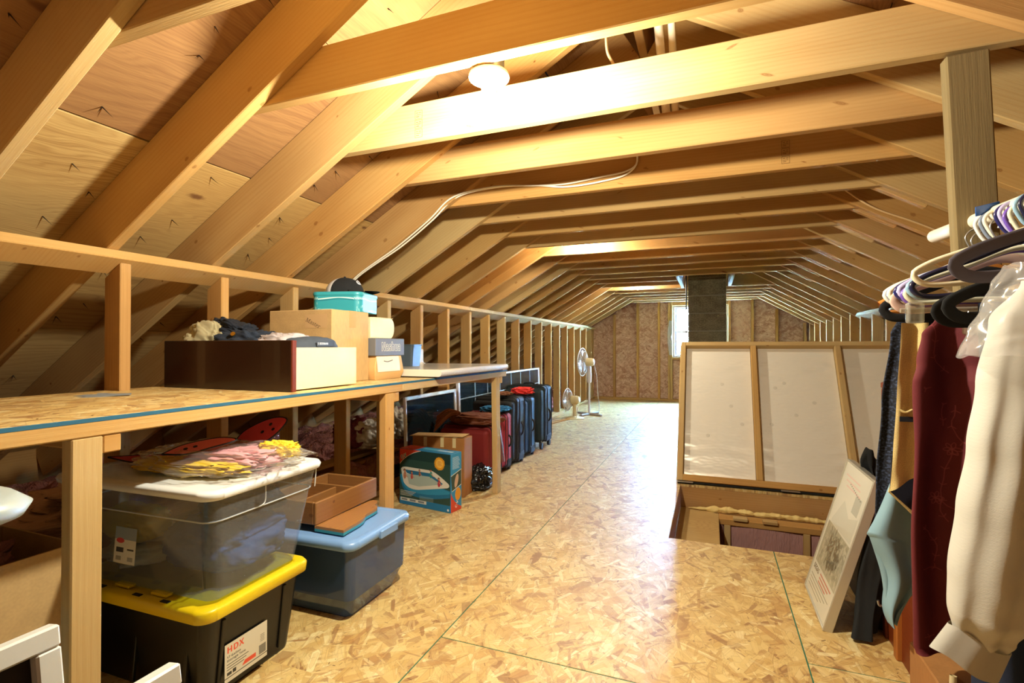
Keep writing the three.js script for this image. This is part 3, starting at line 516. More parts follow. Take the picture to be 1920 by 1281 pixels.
const CARD = S({ map: cardA, roughness: 0.85 }), TAPE = Ph({ color: col('#c39a5f'), roughness: 0.3, clearcoat: 0.3 }), PAPERTAPE = S({ color: col('#d9c490'), roughness: 0.7 });
{ // tall carton marked by hand
  const t = thing('cardboard_box', 'tall brown carton with handwriting, standing behind the drawer on the bench', 'box', [-1.675, BT, -1.862], deg(0)), h = 0.318;
  part('box_body', cbox(0.35, h, 0.25, 0.003, 1), CARD, t, [0.0, h / 2, 0.0]); part('flap_seam', cbox(0.34, 0.001, 0.003, 0.0003), S({ color: col('#6d5232') }), t, [0, h + 0.0002, 0]);
  part('tape', cbox(0.001, 0.075, 0.045, 0.0003), TAPE, t, [0.1755, h - 0.037, -0.01]); part('tape', cbox(0.001, 0.06, 0.03, 0.0003), TAPE, t, [0.1755, 0.03, 0.03]); part('tape', cbox(0.34, 0.001, 0.05, 0.0003), TAPE, t, [0, h + 0.0006, -0.01]);
  const hand = canvasTex(256, 128, (c, w, q) => { c.fillStyle = '#c4a070'; c.fillRect(0, 0, w, q); c.strokeStyle = '#4b3a26'; c.fillStyle = '#4b3a26'; c.translate(14, 30); c.rotate(0.42); c.font = 'italic 54px serif'; c.fillText('Master', 0, 34); });
  part('handwriting', new THREE.PlaneGeometry(0.12, 0.06), S({ map: hand, roughness: 0.85 }), t, [0.09, h - 0.05, 0.1256]);
}
{ // stack of small boxes beyond the carton
  const crease = CARD, white = S({ color: col('#e8dcc0'), roughness: 0.7 });
  const t = thing('shoe_box', 'crumpled white and tan carton at the bottom of the box stack', 'box', [-1.61, BT + 0.001, -2.105], deg(-1));
  part('box_body', loft([[0.28, 0.205, 0.004, 0], [0.30, 0.23, 0.004, 0.03], [0.295, 0.225, 0.004, 0.06], [0.29, 0.20, 0.004, 0.112]]), S({ color: col('#d8ae72'), roughness: 0.8 }), t);
  part('white_label', sheet((u, v) => [0.1515 - 0.006 * v * v, 0.036 + v * 0.074, 0.098 - u * 0.18 + 0.006 * v], 4, 6), white, t);
  part('print_line', tube([[0.150, 0.088, 0.05], [0.150, 0.084, 0.02], [0.150, 0.091, -0.02]], 0.0016, 12, 4), S({ color: col('#4a3f30') }), t);
  const n = thing('label_box', 'grey box printed Nashua in the middle of the box stack', 'box', [-1.61, BT + 0.114, -2.108], deg(-1));
  part('box_body', cbox(0.30, 0.083, 0.232, 0.002), S({ color: col('#6d7076'), roughness: 0.6 }), n, [0, 0.0415, 0]);
  const txt = canvasTex(512, 128, (c, w, h) => { c.fillStyle = '#6d7076'; c.fillRect(0, 0, w, h); c.font = 'bold 112px sans-serif'; c.lineJoin = 'round'; c.lineWidth = 9; c.strokeStyle = '#ece2b0'; c.textAlign = 'center'; c.strokeText('Nashua', w / 2, 100); c.fillStyle = '#6d7076'; c.fillText('Nashua', w / 2, 100); });
  part('lettering', new THREE.PlaneGeometry(0.195, 0.062), S({ map: txt, roughness: 0.6 }), n, [0.1508, 0.042, -0.005], [0, Math.PI / 2, 0]);
  const b = thing('file_box', 'cream box with rounded end on top of the grey box', 'box', [-1.625, BT + 0.198, -2.105], deg(-1)), cream = S({ color: col('#e6dcab'), roughness: 0.6 });
  const sh = new THREE.Shape(); sh.moveTo(-0.10, 0); sh.lineTo(0.06, 0); sh.bezierCurveTo(0.095, 0.01, 0.095, 0.09, 0.06, 0.096); sh.lineTo(-0.10, 0.096); sh.lineTo(-0.10, 0);
  part('box_body', new THREE.ExtrudeGeometry(sh, { depth: 0.25, bevelEnabled: true, bevelSize: 0.002, bevelThickness: 0.002, bevelSegments: 1 }), cream, b, [-0.125, 0.002, 0.0], [0, Math.PI / 2, 0]);
  part('lid_edge', cbox(0.25, 0.004, 0.16, 0.001), S({ color: col('#b9a877') }), b, [0, 0.1, 0.0]);
  // blue biscuit tin with a cap on it
  const tin = thing('biscuit_tin', 'turquoise tin with white wavy border on the cream box', 'tin', [-1.665, BT + 0.3205, -2.03], deg(16));
  const tinTex = canvasTex(1024, 128, (c, w, h) => { c.fillStyle = '#2f9aaa'; c.fillRect(0, 0, w, h); c.strokeStyle = '#d7f1ee'; c.lineWidth = 6; c.beginPath(); for (let x = 0; x <= w; x += 2) { const y = 24 + 7 * Math.sin(x * 0.2); x ? c.lineTo(x, y) : c.moveTo(x, y); } c.stroke(); c.strokeStyle = '#1d7288'; c.lineWidth = 4; c.beginPath(); for (let x = 0; x <= w; x += 2) { const y = 36 + 7 * Math.sin(x * 0.2); x ? c.lineTo(x, y) : c.moveTo(x, y); } c.stroke(); c.fillStyle = '#bfe3de'; const R = rng(8); for (let i = 0; i < 40; i++) { const x = R() * w, y = 55 + R() * 65; c.globalAlpha = 0.6; for (let k = 0; k < 5; k++) { c.beginPath(); c.arc(x + 7 * Math.cos(k * 1.26), y + 7 * Math.sin(k * 1.26), 4, 0, 7); c.fill(); } } c.globalAlpha = 0.5; c.fillStyle = '#e58a8a'; for (let i = 0; i < 22; i++) { c.beginPath(); c.arc(R() * w, 60 + R() * 60, 3, 0, 7); c.fill(); } });
  const body = loft([[0.236, 0.236, 0.035, 0], [0.24, 0.24, 0.035, 0.005], [0.24, 0.24, 0.035, 0.078]]), uv = body.attributes.uv; for (let i = 0; i < uv.count; i++) uv.setY(i, clamp(uv.getY(i) / 0.078));
  part('tin_body', body, Ph({ map: tinTex, roughness: 0.45 }), tin); part('tin_lid', loft([[0.244, 0.244, 0.037, 0.078], [0.246, 0.246, 0.037, 0.080], [0.246, 0.246, 0.037, 0.091], [0.238, 0.238, 0.035, 0.095], [0.22, 0.22, 0.03, 0.094]]), Ph({ color: col('#349fad'), roughness: 0.4 }), tin);
  const cap = thing('baseball_cap', 'black and white baseball cap lying on the turquoise tin', 'cap', [-1.675, BT + 0.4165, -2.03], deg(111));
  const dome = (a0, a1) => sheet((u, v) => { const a = lerp(a0, a1, u), e = v * Math.PI / 2 * 0.98, r = 0.082 * Math.cos(e) * (1 + 0.02 * Math.cos(a * 6)); return [r * Math.sin(a) * 0.92, 0.002 + 0.078 * Math.sin(e), r * Math.cos(a) * 1.12]; }, 24, 16);
  const blackF = new THREE.MeshStandardMaterial({ color: col('#15171a'), roughness: 0.9, side: THREE.DoubleSide }), whiteF = new THREE.MeshStandardMaterial({ color: col('#d9d9dc'), roughness: 0.9, side: THREE.DoubleSide }), greyF = new THREE.MeshStandardMaterial({ color: col('#4c5157'), roughness: 0.9, side: THREE.DoubleSide });
  part('crown_panel', dome(-1.0, 1.05), blackF, cap); part('crown_panel', dome(1.05, 2.0), greyF, cap); part('crown_panel', dome(2.0, 4.2), whiteF, cap); part('crown_panel', dome(4.2, 5.283), blackF, cap);
  part('visor', sheet((u, v) => { const a = lerp(-1.15, 1.15, u), r = 0.085 + 0.068 * v * Math.cos(a * 0.9); return [r * Math.sin(a) * 0.9, 0.012 - 0.004 * v - 0.012 * Math.sin(a) ** 2 * v + 0.0025, r * Math.cos(a) * 1.12]; }, 28, 8), blackF, cap);
  part('badge', tube([[-0.02, 0.055, 0.066], [0.0, 0.064, 0.062], [0.02, 0.056, 0.066], [0.012, 0.046, 0.074], [-0.012, 0.046, 0.074]], 0.003, 40, 6, true), whiteF, cap); part('button', new THREE.SphereGeometry(0.006, 12, 8), blackF, cap, [0, 0.08, 0]);
}
{ // things at the back of the counter
  single('small_box', cbox(0.06, 0.05, 0.08, 0.002), S({ color: col('#e4d9b4'), roughness: 0.7 }), 'small cream box on top of another, behind the box stack', 'box', [-1.79, BT + 0.163, -2.42]);
  single('small_box', cbox(0.12, 0.09, 0.14, 0.002), S({ color: col('#ded3a8'), roughness: 0.7 }), 'cream box under a smaller one, behind the box stack', 'box', [-1.77, BT + 0.092, -2.42]);
  const t = thing('storage_bin', 'small dark grey plastic bin standing on the countertop', 'bin', [-1.64, BT + 0.044, -2.53], deg(4)), grey = Ph({ color: col('#46525c'), roughness: 0.4 });
  part('bin_body', loft([[0.115, 0.105, 0.012, 0], [0.13, 0.12, 0.014, 0.118], [0.138, 0.128, 0.016, 0.119], [0.138, 0.128, 0.016, 0.126]]), grey, t);
  const f = thing('faucet', 'small brass faucet part leaning on the counter backsplash', 'faucet', [-1.868, BT + 0.042, -2.80]);
  part('spout', tube([[0, 0, 0], [0.004, 0.05, -0.02], [0.006, 0.09, -0.02], [0.006, 0.13, 0.012], [0.01, 0.12, 0.05]], 0.008, 24), brass, f); part('handle', new THREE.SphereGeometry(0.016, 16, 12), brass, f, [0.01, 0.14, 0.02]); part('knob', new THREE.SphereGeometry(0.011, 14, 10), brass, f, [0.016, 0.09, -0.05]);
}
{ // torn grey scrap on the near end of the bench
  const R = rng(44), sh = new THREE.Shape(); const pts = [[-0.085, 0.01], [-0.06, 0.035], [-0.03, 0.03], [-0.045, 0.06], [-0.015, 0.055], [0.02, 0.035], [0.075, 0.03], [0.09, 0.0], [0.05, -0.012], [0.01, -0.03], [-0.03, -0.045], [-0.05, -0.03], [-0.03, -0.015]]; pts.forEach((p, i) => (i ? sh.lineTo(...p) : sh.moveTo(...p)));
  const g = new THREE.ExtrudeGeometry(sh, { depth: 0.002, bevelEnabled: false }); single('paper_scrap', g, S({ color: col('#7f868b'), roughness: 0.8 }), 'torn grey scrap lying on the near part of the bench', 'scrap', [-1.82, BT + 0.001, -1.04], [-Math.PI / 2 + 0.06, 0, 0.5]);
}

// ---------------------------------------------------------------- under the bench
function toteBody(w, d, h, taper, r, lip = 0.06) { return loft([[w - taper * 2 - 0.01, d - taper * 2 - 0.01, r * 0.8, 0], [w - taper * 2, d - taper * 2, r, 0.006], [w - taper * 0.55, d - taper * 0.55, r, h - lip], [w - taper * 0.55 + 0.008, d - taper * 0.55 + 0.008, r, h - lip + 0.003], [w, d, r, h]], { top: false }); }
{
  const B = [-1.515, 0, -1.12];
  const t = thing('black_tote', 'black storage tote with yellow lid, on the floor under the bench', 'tote', B, deg(1)), blk = Ph({ color: col('#0d0d0c'), roughness: 0.35 }), yel = Ph({ color: col('#e3c513'), roughness: 0.35 });
  part('tote_body', loft([[0.50, 0.30, 0.03, 0], [0.506, 0.306, 0.03, 0.008], [0.56, 0.345, 0.03, 0.24]]), blk, t);
  for (const x of [-0.2, 0, 0.2]) part('rib', cbox(0.012, 0.20, 0.010, 0.002), blk, t, [x, 0.12, 0.162], [-0.085, 0, 0]);
  for (const z of [-0.10, 0.115]) part('rib', cbox(0.010, 0.20, 0.012, 0.002), blk, t, [0.267, 0.12, z], [0, 0, -0.11]);
  part('lid', loft([[0.585, 0.37, 0.035, 0.236], [0.60, 0.385, 0.04, 0.238], [0.605, 0.39, 0.042, 0.262], [0.592, 0.377, 0.04, 0.271], [0.55, 0.335, 0.03, 0.272], [0.54, 0.325, 0.03, 0.266]]), yel, t);
  for (const [x, z] of [[-0.18, 0.178], [-0.12, 0.178], [0.03, 0.178], [0.14, 0.178]]) part('lid_slot', cbox(0.03, 0.004, 0.012, 0.001), blk, t, [x, 0.2715, z]);
  for (const x of [-0.24, -0.06, 0.09]) part('lid_clip', cbox(0.06, 0.008, 0.022, 0.002), yel, t, [x, 0.274, 0.152]);
  const lab = canvasTex(384, 320, (c, w, h) => { c.fillStyle = '#d9d4c0'; c.fillRect(0, 0, w, h); c.fillStyle = '#e2553c'; c.font = 'bold 74px sans-serif'; c.fillText('HDX', 16, 80); c.fillStyle = '#3b3a34'; c.font = 'bold 27px sans-serif'; c.fillText('17 Gallon', 18, 122); c.fillText('Storage Tote', 18, 152); c.font = '19px sans-serif'; for (let i = 0; i < 3; i++) { c.fillRect(18, 172 + i * 22, 190 - i * 20, 6); } c.fillStyle = '#e2553c'; c.beginPath(); c.moveTo(150, 262); c.lineTo(176, 226); c.lineTo(276, 226); c.lineTo(276, 262); c.fill(); c.fillStyle = '#3b3a34'; c.fillRect(0, 280, w, 7); for (let i = 0; i < 22; i++) c.fillRect(306 + i * 3, 190, i % 3 ? 1.5 : 2.5, 80); for (let i = 0; i < 5; i++) c.fillRect(318, 100 + i * 14, 40, 4); c.fillRect(20, 240, 40, 26); c.fillRect(68, 234, 30, 32); });
  part('label', new THREE.PlaneGeometry(0.145, 0.105), S({ map: lab, roughness: 0.5 }), t, [0.2735, 0.088, 0.035], [0, Math.PI / 2, 0]).rotation.set(0, Math.PI / 2, 0, 'YXZ');
}
{
  const t = thing('clear_tote', 'clear plastic storage tote with white lid, stacked on the black tote', 'tote', [-1.50, 0.274, -1.128], deg(2)), clear = Ph({ color: col('#dfe8f4'), transmission: 0.9, roughness: 0.05, thickness: 0, side: THREE.DoubleSide }), rim = Ph({ color: col('#dfe3e2'), roughness: 0.3, transmission: 0.2, thickness: 0 });
  part('tote_body', toteBody(0.60, 0.41, 0.295, 0.045, 0.035, 0.07), clear, t);
  part('moulded_line', tube(rring(0.578, 0.388, 0.035, 48).map(([x, z]) => [x, 0.226, z]), 0.0022, 120, 6, true), rim, t);
  for (const [z0, z1] of [[0.19, 0.02], [-0.10, -0.19]]) part('grip_line', tube([[0.297, 0.285, z1], [0.292, 0.232, z1], [0.291, 0.226, z1 + (z0 > 0 ? 0.02 : 0.0)]], 0.002, 12, 6), rim, t);
  part('lid', loft([[0.61, 0.42, 0.04, 0.286], [0.625, 0.435, 0.045, 0.290], [0.632, 0.442, 0.047, 0.302], [0.622, 0.432, 0.045, 0.311], [0.575, 0.385, 0.035, 0.312], [0.565, 0.375, 0.033, 0.306]]), Ph({ color: col('#e4e6e2'), roughness: 0.3 }), t);
  const lab = canvasTex(192, 224, (c, w, h) => { c.fillStyle = '#d7d9d4'; c.fillRect(0, 0, w, h); c.fillStyle = '#8f9fae'; c.fillRect(0, 0, w, 76); c.fillStyle = '#c8414a'; c.beginPath(); c.ellipse(50, 84, 36, 16, 0, 0, 7); c.fill(); c.fillStyle = '#3c4148'; c.fillRect(18, 126, 66, 30); c.fillRect(116, 130, 58, 10); for (let i = 0; i < 12; i++) { c.fillRect(20 + i * 4, 180, 2, 26); c.fillRect(124 + i * 4, 180, 2, 26); } });
  part('label', new THREE.PlaneGeometry(0.085, 0.098), S({ map: lab, roughness: 0.4 }), t, [-0.03, 0.13, 0.192], [-0.08, 0, 0]);
  const cl = (c) => S({ color: col(c), roughness: 0.9, bumpMap: clothBump, bumpScale: 0.0008 });
  single('folded_blanket', heap(0.30, 0.15, 0.28, 31, 0.12, 4), cl('#3d5c8c'), 'dark blue blanket inside the clear tote', 'blanket', [-1.40, 0.295, -1.16]);
  single('folded_cloth', heap(0.22, 0.07, 0.26, 33, 0.14, 5), cl('#e0d6bc'), 'cream cloth lying low inside the clear tote', 'cloth', [-1.66, 0.293, -1.12]);
  single('yellow_garment', heap(0.2, 0.10, 0.12, 35, 0.15, 4), cl('#c9ac44'), 'mustard garment at the left inside the clear tote', 'garment', [-1.66, 0.365, -1.05]);
  single('black_bag', heap(0.20, 0.08, 0.2, 37, 0.15, 5), cl('#171b22'), 'black bag lying on the blanket inside the clear tote', 'bag', [-1.38, 0.43, -1.19]);
}
{ // costume in a plastic bag on the clear tote
  const t = thing('costume_pack', 'yellow and pink costume in clear plastic on the white lid', 'costume', [-1.46, 0.586, -1.13], deg(-14));
  part('yellow_cloth', heap(0.34, 0.034, 0.12, 51, 0.2, 6), S({ color: col('#dcb826'), roughness: 0.85 }), t, [0.02, 0, 0.05], [0, 0.35, 0]);
  part('pink_cloth', heap(0.26, 0.05, 0.15, 52, 0.2, 6), S({ color: col('#d99aa0'), roughness: 0.85 }), t, [0.07, 0.004, -0.06], [0, 0.45, 0]);
  part('yellow_cloth', heap(0.12, 0.05, 0.06, 53, 0.2, 6), S({ color: col('#e0c02e'), roughness: 0.85 }), t, [0.15, 0.02, -0.15], [0, 0.5, 0]);
  part('plastic_wrap', heap(0.44, 0.066, 0.30, 54, 0.18, 7), Ph({ color: col('#ffffff'), transmission: 0.94, roughness: 0.06, thickness: 0, ior: 1.4 }), t, [0.05, 0, -0.03], [0, 0.35, 0]);
  const wing = (name, label, pts, at, rot, tint = '#c8414a') => { const sh = new THREE.Shape(); sh.moveTo(...pts[0]); sh.splineThru(pts.slice(1).map((p) => new THREE.Vector2(...p))); const w = thing(name, label, 'costume wing', at); w.rotation.set(...rot);
    part('felt', new THREE.ExtrudeGeometry(sh, { depth: 0.004, bevelEnabled: false, curveSegments: 8 }), S({ color: col(tint), roughness: 0.9 }), w);
    part('black_edging', tube(sh.getSpacedPoints(40).slice(0, -1).map((p) => [p.x, p.y, 0.003]), 0.0028, 120, 6, true), S({ color: col('#14110f') }), w);
    for (const [x, y] of pts.spots) part('spot', moved(cyl(0.006, 0.006, 0.002, 14), [x, y, 0.0048], [Math.PI / 2, 0, 0]), S({ color: col('#14110f') }), w); };
  const A = [[-0.22, 0], [-0.08, 0.045], [0.09, 0.06], [0.18, 0.05], [0.1, -0.01], [-0.05, -0.03], [-0.22, 0]]; A.spots = [[-0.08, 0.012], [0.0, 0.03], [0.06, 0.01], [0.1, 0.035]];
  wing('costume_wing', 'long red felt wing with black edging on the left of the white lid', A, [-1.60, 0.600, -1.085], [-1.45, 0, 0.1]);
  const C = [[-0.08, -0.01], [-0.06, 0.05], [0.03, 0.09], [0.10, 0.07], [0.07, 0.0], [0.0, -0.03], [-0.08, -0.01]]; C.spots = [[0.02, 0.03], [0.04, 0.06], [0.06, 0.035]];
  wing('costume_wing', 'red felt wing with black spots standing up behind the white lid', C, [-1.46, 0.636, -1.31], [-0.8, 0, 0.25]);
  const D = [[-0.07, -0.03], [-0.04, 0.03], [0.04, 0.075], [0.10, 0.06], [0.05, 0.01], [0.0, -0.03], [-0.07, -0.03]]; D.spots = [[-0.02, 0.0], [0.0, 0.015]];
  wing('costume_wing', 'small coral felt wing folded over on top of the yellow costume', D, [-1.44, 0.650, -1.07], [-1.3, 0.1, 0.35], '#df7476');
}
{ // blue tote
  const t = thing('blue_tote', 'translucent blue storage tote with light blue lid, nearest the open floor', 'tote', [-1.380, 0, -1.612], deg(1)), blueT = Ph({ color: col('#5f7fae'), transmission: 0.62, roughness: 0.06, thickness: 0, side: THREE.DoubleSide });
  part('tote_body', toteBody(0.445, 0.365, 0.262, 0.036, 0.03, 0.19), blueT, t);
  part('lid', loft([[0.455, 0.375, 0.035, 0.250], [0.470, 0.388, 0.04, 0.254], [0.476, 0.394, 0.042, 0.270], [0.462, 0.38, 0.04, 0.283], [0.42, 0.34, 0.03, 0.285], [0.41, 0.33, 0.03, 0.281]]), Ph({ color: col('#7ba3d6'), roughness: 0.32 }), t);
  part('latch', cbox(0.014, 0.03, 0.11, 0.004), Ph({ color: col('#7ba3d6'), roughness: 0.32 }), t, [0.239, 0.262, -0.02]);
  part('lid_groove', cbox(0.14, 0.002, 0.006, 0.0005), Ph({ color: col('#5d84bd'), roughness: 0.4 }), t, [0.05, 0.2822, -0.12]);
  single('stored_clothes', heap(0.33, 0.20, 0.26, 61, 0.12, 4), S({ color: col('#20242c'), roughness: 0.9 }), 'dark clothes packed inside the blue tote', 'clothes', [-1.40, 0.012, -1.62]);
  single('white_rag', heap(0.09, 0.07, 0.05, 63, 0.25, 6), S({ color: col('#b9b7ae'), roughness: 0.9 }), 'white rag against the near wall inside the blue tote', 'rag', [-1.42, 0.09, -1.478]);
}
{ // scalloped board and divided tray on the blue tote
  const sh = new THREE.Shape(); sh.moveTo(-0.13, 0.0); sh.lineTo(0.19, 0.0); sh.bezierCurveTo(0.215, -0.01, 0.205, -0.035, 0.18, -0.045); sh.bezierCurveTo(0.16, -0.05, 0.15, -0.05, 0.148, -0.065); sh.bezierCurveTo(0.13, -0.105, 0.06, -0.085, 0.03, -0.10); sh.bezierCurveTo(-0.01, -0.13, -0.06, -0.12, -0.13, -0.13); sh.lineTo(-0.13, 0.0);
  const t = thing('scalloped_board', 'scallop edged wooden board with teal edge lying on the blue lid', 'board', [-1.345, 0.287, -1.60]);
  const g = new THREE.ExtrudeGeometry(sh, { depth: 0.010, bevelEnabled: false, curveSegments: 10 }), uv = g.attributes.uv;
  part('board_face', moved(g, [0, 0.010, 0], [-Math.PI / 2, 0, Math.PI / 2]), S({ map: pineB, color: col('#b3936a'), roughness: 0.6 }), t); part('teal_underside', moved(g, [0, 0, 0], [-Math.PI / 2, 0, Math.PI / 2]), S({ color: col('#2f8a90'), roughness: 0.6 }), t);
  const c = thing('wooden_tray', 'divided wooden tray on the scalloped board', 'tray', [-1.475, 0.308, -1.655], deg(2)), w = S({ map: pineB, color: col('#a38662'), roughness: 0.6 });
  beamZ('side_panel', c, w, 0.118, 0.13, 0, 0.082, -0.19, 0.19); beamZ('side_panel', c, w, -0.13, -0.118, 0, 0.082, -0.19, 0.19); beamX('end_panel', c, w, -0.118, 0.118, 0, 0.082, -0.19, -0.178); beamX('end_panel', c, w, -0.118, 0.118, 0, 0.082, 0.178, 0.19);
  beamX('divider', c, w, -0.118, 0.118, 0.006, 0.076, -0.06, -0.05); beamX('bottom_panel', c, w, -0.118, 0.118, 0, 0.006, -0.178, 0.178); beamZ('divider', c, w, 0.02, 0.03, 0.006, 0.07, -0.05, 0.178);
}
{ // boxed paddling pool
  const t = thing('pool_box', 'printed box of an inflatable paddling pool beside a bench post', 'box', [-1.576, 0, -2.680], Math.atan2(0.062, -0.387) + Math.PI), W = 0.39, H = 0.337, D = 0.104;
  const art = canvasTex(768, 672, (c, w, h) => {
    c.fillStyle = '#2c4a44'; c.fillRect(0, 0, w, h); c.fillStyle = '#1f3a38'; c.fillRect(0, 0, w, 120);
    c.fillStyle = '#d2452e'; c.beginPath(); c.moveTo(0, 0); c.lineTo(330, 0); c.quadraticCurveTo(120, 50, 0, 190); c.fill(); c.strokeStyle = '#e8ddd0'; c.lineWidth = 6; c.beginPath(); c.moveTo(330, 2); c.quadraticCurveTo(120, 50, 0, 190); c.stroke();
    c.fillStyle = '#111'; c.strokeStyle = '#f2eee4'; c.lineWidth = 9; c.font = 'bold 58px sans-serif'; c.save(); c.translate(30, 128); c.rotate(-0.45); c.strokeText('C-V', 0, 0); c.fillText('C-V', 0, 0); c.restore();
    c.fillStyle = '#1e6f9a'; c.beginPath(); c.moveTo(8, 330); c.quadraticCurveTo(20, 500, 150, 540); c.quadraticCurveTo(330, 600, 758, 500); c.lineTo(764, 420); c.lineTo(60, 300); c.fill(); c.fillStyle = '#2f8cb6'; c.beginPath(); c.moveTo(10, 320); c.quadraticCurveTo(30, 470, 160, 500); c.quadraticCurveTo(380, 540, 760, 455); c.lineTo(760, 430); c.lineTo(60, 290); c.fill();
    c.fillStyle = '#dcd8cc'; c.beginPath(); c.moveTo(20, 250); c.quadraticCurveTo(30, 215, 120, 215); c.lineTo(480, 215); c.quadraticCurveTo(560, 225, 740, 340); c.quadraticCurveTo(772, 372, 720, 392); c.lineTo(300, 470); c.quadraticCurveTo(120, 490, 60, 400); c.closePath(); c.fill();
    c.fillStyle = '#2b6f96'; c.beginPath(); c.moveTo(70, 250); c.lineTo(470, 250); c.lineTo(660, 350); c.lineTo(620, 375); c.lineTo(120, 290); c.fill(); c.fillStyle = '#a9b9b2'; c.beginPath(); c.moveTo(110, 300); c.lineTo(470, 290); c.lineTo(640, 360); c.lineTo(300, 430); c.lineTo(150, 420); c.fill();
    for (const [x, y, s, d] of [[78, 260, 1.15, '#b8785c'], [190, 270, 0.95, '#c0504a'], [310, 235, 0.8, '#8a5a42'], [480, 215, 1.0, '#2a8a88'], [600, 300, 1.05, '#b03848']]) { c.fillStyle = '#5a3626'; c.beginPath(); c.arc(x, y, 16 * s, 0, 7); c.fill(); c.fillStyle = '#c98c6c'; c.beginPath(); c.arc(x + 3 * s, y + 6 * s, 12 * s, 0, 7); c.fill(); c.fillStyle = d; c.beginPath(); c.ellipse(x + 4 * s, y + 52 * s, 20 * s, 38 * s, 0.1, 0, 7); c.fill(); c.strokeStyle = '#c98c6c'; c.lineWidth = 9 * s; c.beginPath(); c.moveTo(x, y + 36 * s); c.lineTo(x + 44 * s, y + 70 * s); c.stroke(); }
    const R = rng(4); c.fillStyle = '#e6a02c'; c.beginPath(); for (let i = 0; i <= 48; i++) { const a = i / 48 * 6.283, r = (i % 2 ? 78 : 64) + R() * 8; const X = 610 + r * Math.cos(a), Y = 120 + r * Math.sin(a); i ? c.lineTo(X, Y) : c.moveTo(X, Y); } c.fill(); c.fillStyle = '#f2c257'; c.beginPath(); c.arc(610, 120, 50, 0, 7); c.fill(); c.fillStyle = '#c8703a'; for (let i = 0; i < 5; i++) c.fillRect(576 + R() * 10, 92 + i * 12, 50 + R() * 16, 4);
    c.fillStyle = '#c9c7ba'; for (let i = 0; i < 4; i++) c.fillRect(14, 506 + i * 17, 240 - i * 22, 6); c.globalAlpha = 0.5; for (let i = 0; i < 9; i++) c.fillRect(310, 540 + i * 9, 210, 4); c.globalAlpha = 1; c.fillStyle = '#1c74a8'; c.fillRect(0, 590, w, 82); c.fillStyle = '#d9d7cc'; c.fillRect(16, 592, 400, 38); c.fillStyle = '#77818a'; for (let i = 0; i < 3; i++) c.fillRect(30 + i * 130, 600, 92, 22); c.fillStyle = '#e0e4e6'; c.beginPath(); c.arc(734, 644, 14, 0, 7); c.fill();
  });
  const side = canvasTex(208, 672, (c, w, h) => { c.fillStyle = '#2a8fc4'; c.fillRect(0, 0, w, h); c.fillStyle = '#cfe3ee'; for (let i = 0; i < 12; i++) c.fillRect(30, 40 + i * 12, 120 + (i * 37 % 30), 4); c.fillStyle = '#2f4a46'; c.beginPath(); c.moveTo(0, 250); c.lineTo(w, 200); c.lineTo(w, 380); c.lineTo(20, 430); c.fill(); c.strokeStyle = '#e6e2d6'; c.lineWidth = 8; c.stroke(); c.fillStyle = '#c8a890'; c.beginPath(); c.ellipse(110, 320, 34, 80, 0.3, 0, 7); c.fill(); c.fillStyle = '#e09a30'; c.beginPath(); c.ellipse(140, 480, 56, 74, 0, 0, 7); c.fill(); c.fillStyle = '#d2452e'; c.beginPath(); c.moveTo(0, 440); c.quadraticCurveTo(60, 580, w, 640); c.lineTo(w, h); c.lineTo(0, h); c.fill(); c.fillStyle = '#f2eee4'; c.font = 'bold 54px sans-serif'; c.save(); c.translate(110, 640); c.rotate(-1.1); c.fillText('C-V', 0, 0); c.restore(); });
  const topA = canvasTex(384, 104, (c, w, h) => { c.fillStyle = '#2a86b4'; c.fillRect(0, 0, w, h); c.fillStyle = '#d2452e'; c.fillRect(0, 0, 120, h); c.fillStyle = '#56b7d6'; c.fillRect(140, 20, 120, 40); c.fillStyle = '#b9d7e2'; c.fillRect(250, 30, 110, 30); });
  part('box_body', cbox(W, H, D, 0.002), S({ color: col('#2a7fae'), roughness: 0.5 }), t, [0, H / 2, 0]);
  const glossy = (m) => Ph({ map: m, roughness: 0.4 });
  part('front_print', new THREE.PlaneGeometry(W - 0.003, H - 0.003), glossy(art), t, [0, H / 2, D / 2 + 0.0006]); part('side_print', new THREE.PlaneGeometry(D - 0.003, H - 0.003), glossy(side), t, [W / 2 + 0.0006, H / 2, 0], [0, Math.PI / 2, 0]); part('top_print', new THREE.PlaneGeometry(W - 0.003, D - 0.003), glossy(topA), t, [0, H + 0.0006, 0], [-Math.PI / 2, 0, 0]);
}
{ // carton behind the pool box
  const t = thing('cardboard_box', 'brown carton with paper tape standing behind the pool box', 'box', [-1.645, 0, -2.955], deg(3)), h = 0.372;
  part('box_body', cbox(0.37, h, 0.13, 0.003, 2), S({ map: cardA, color: col('#d6ae80'), roughness: 0.85 }), t, [0, h / 2, 0]);
  for (const x of [-0.09, 0.03, 0.115]) part('tape', cbox(0.024, 0.06, 0.001, 0.0003), PAPERTAPE, t, [x, h - 0.032, 0.0655]);
  for (const x of [-0.09, 0.03, 0.115]) part('tape', cbox(0.024, 0.001, 0.13, 0.0003), PAPERTAPE, t, [x, h + 0.0006, 0]);
  part('flap', cbox(0.37, 0.003, 0.13, 0.001), CARD, t, [-0.02, h + 0.004, 0.0], [0, 0.05, 0.02]);
}
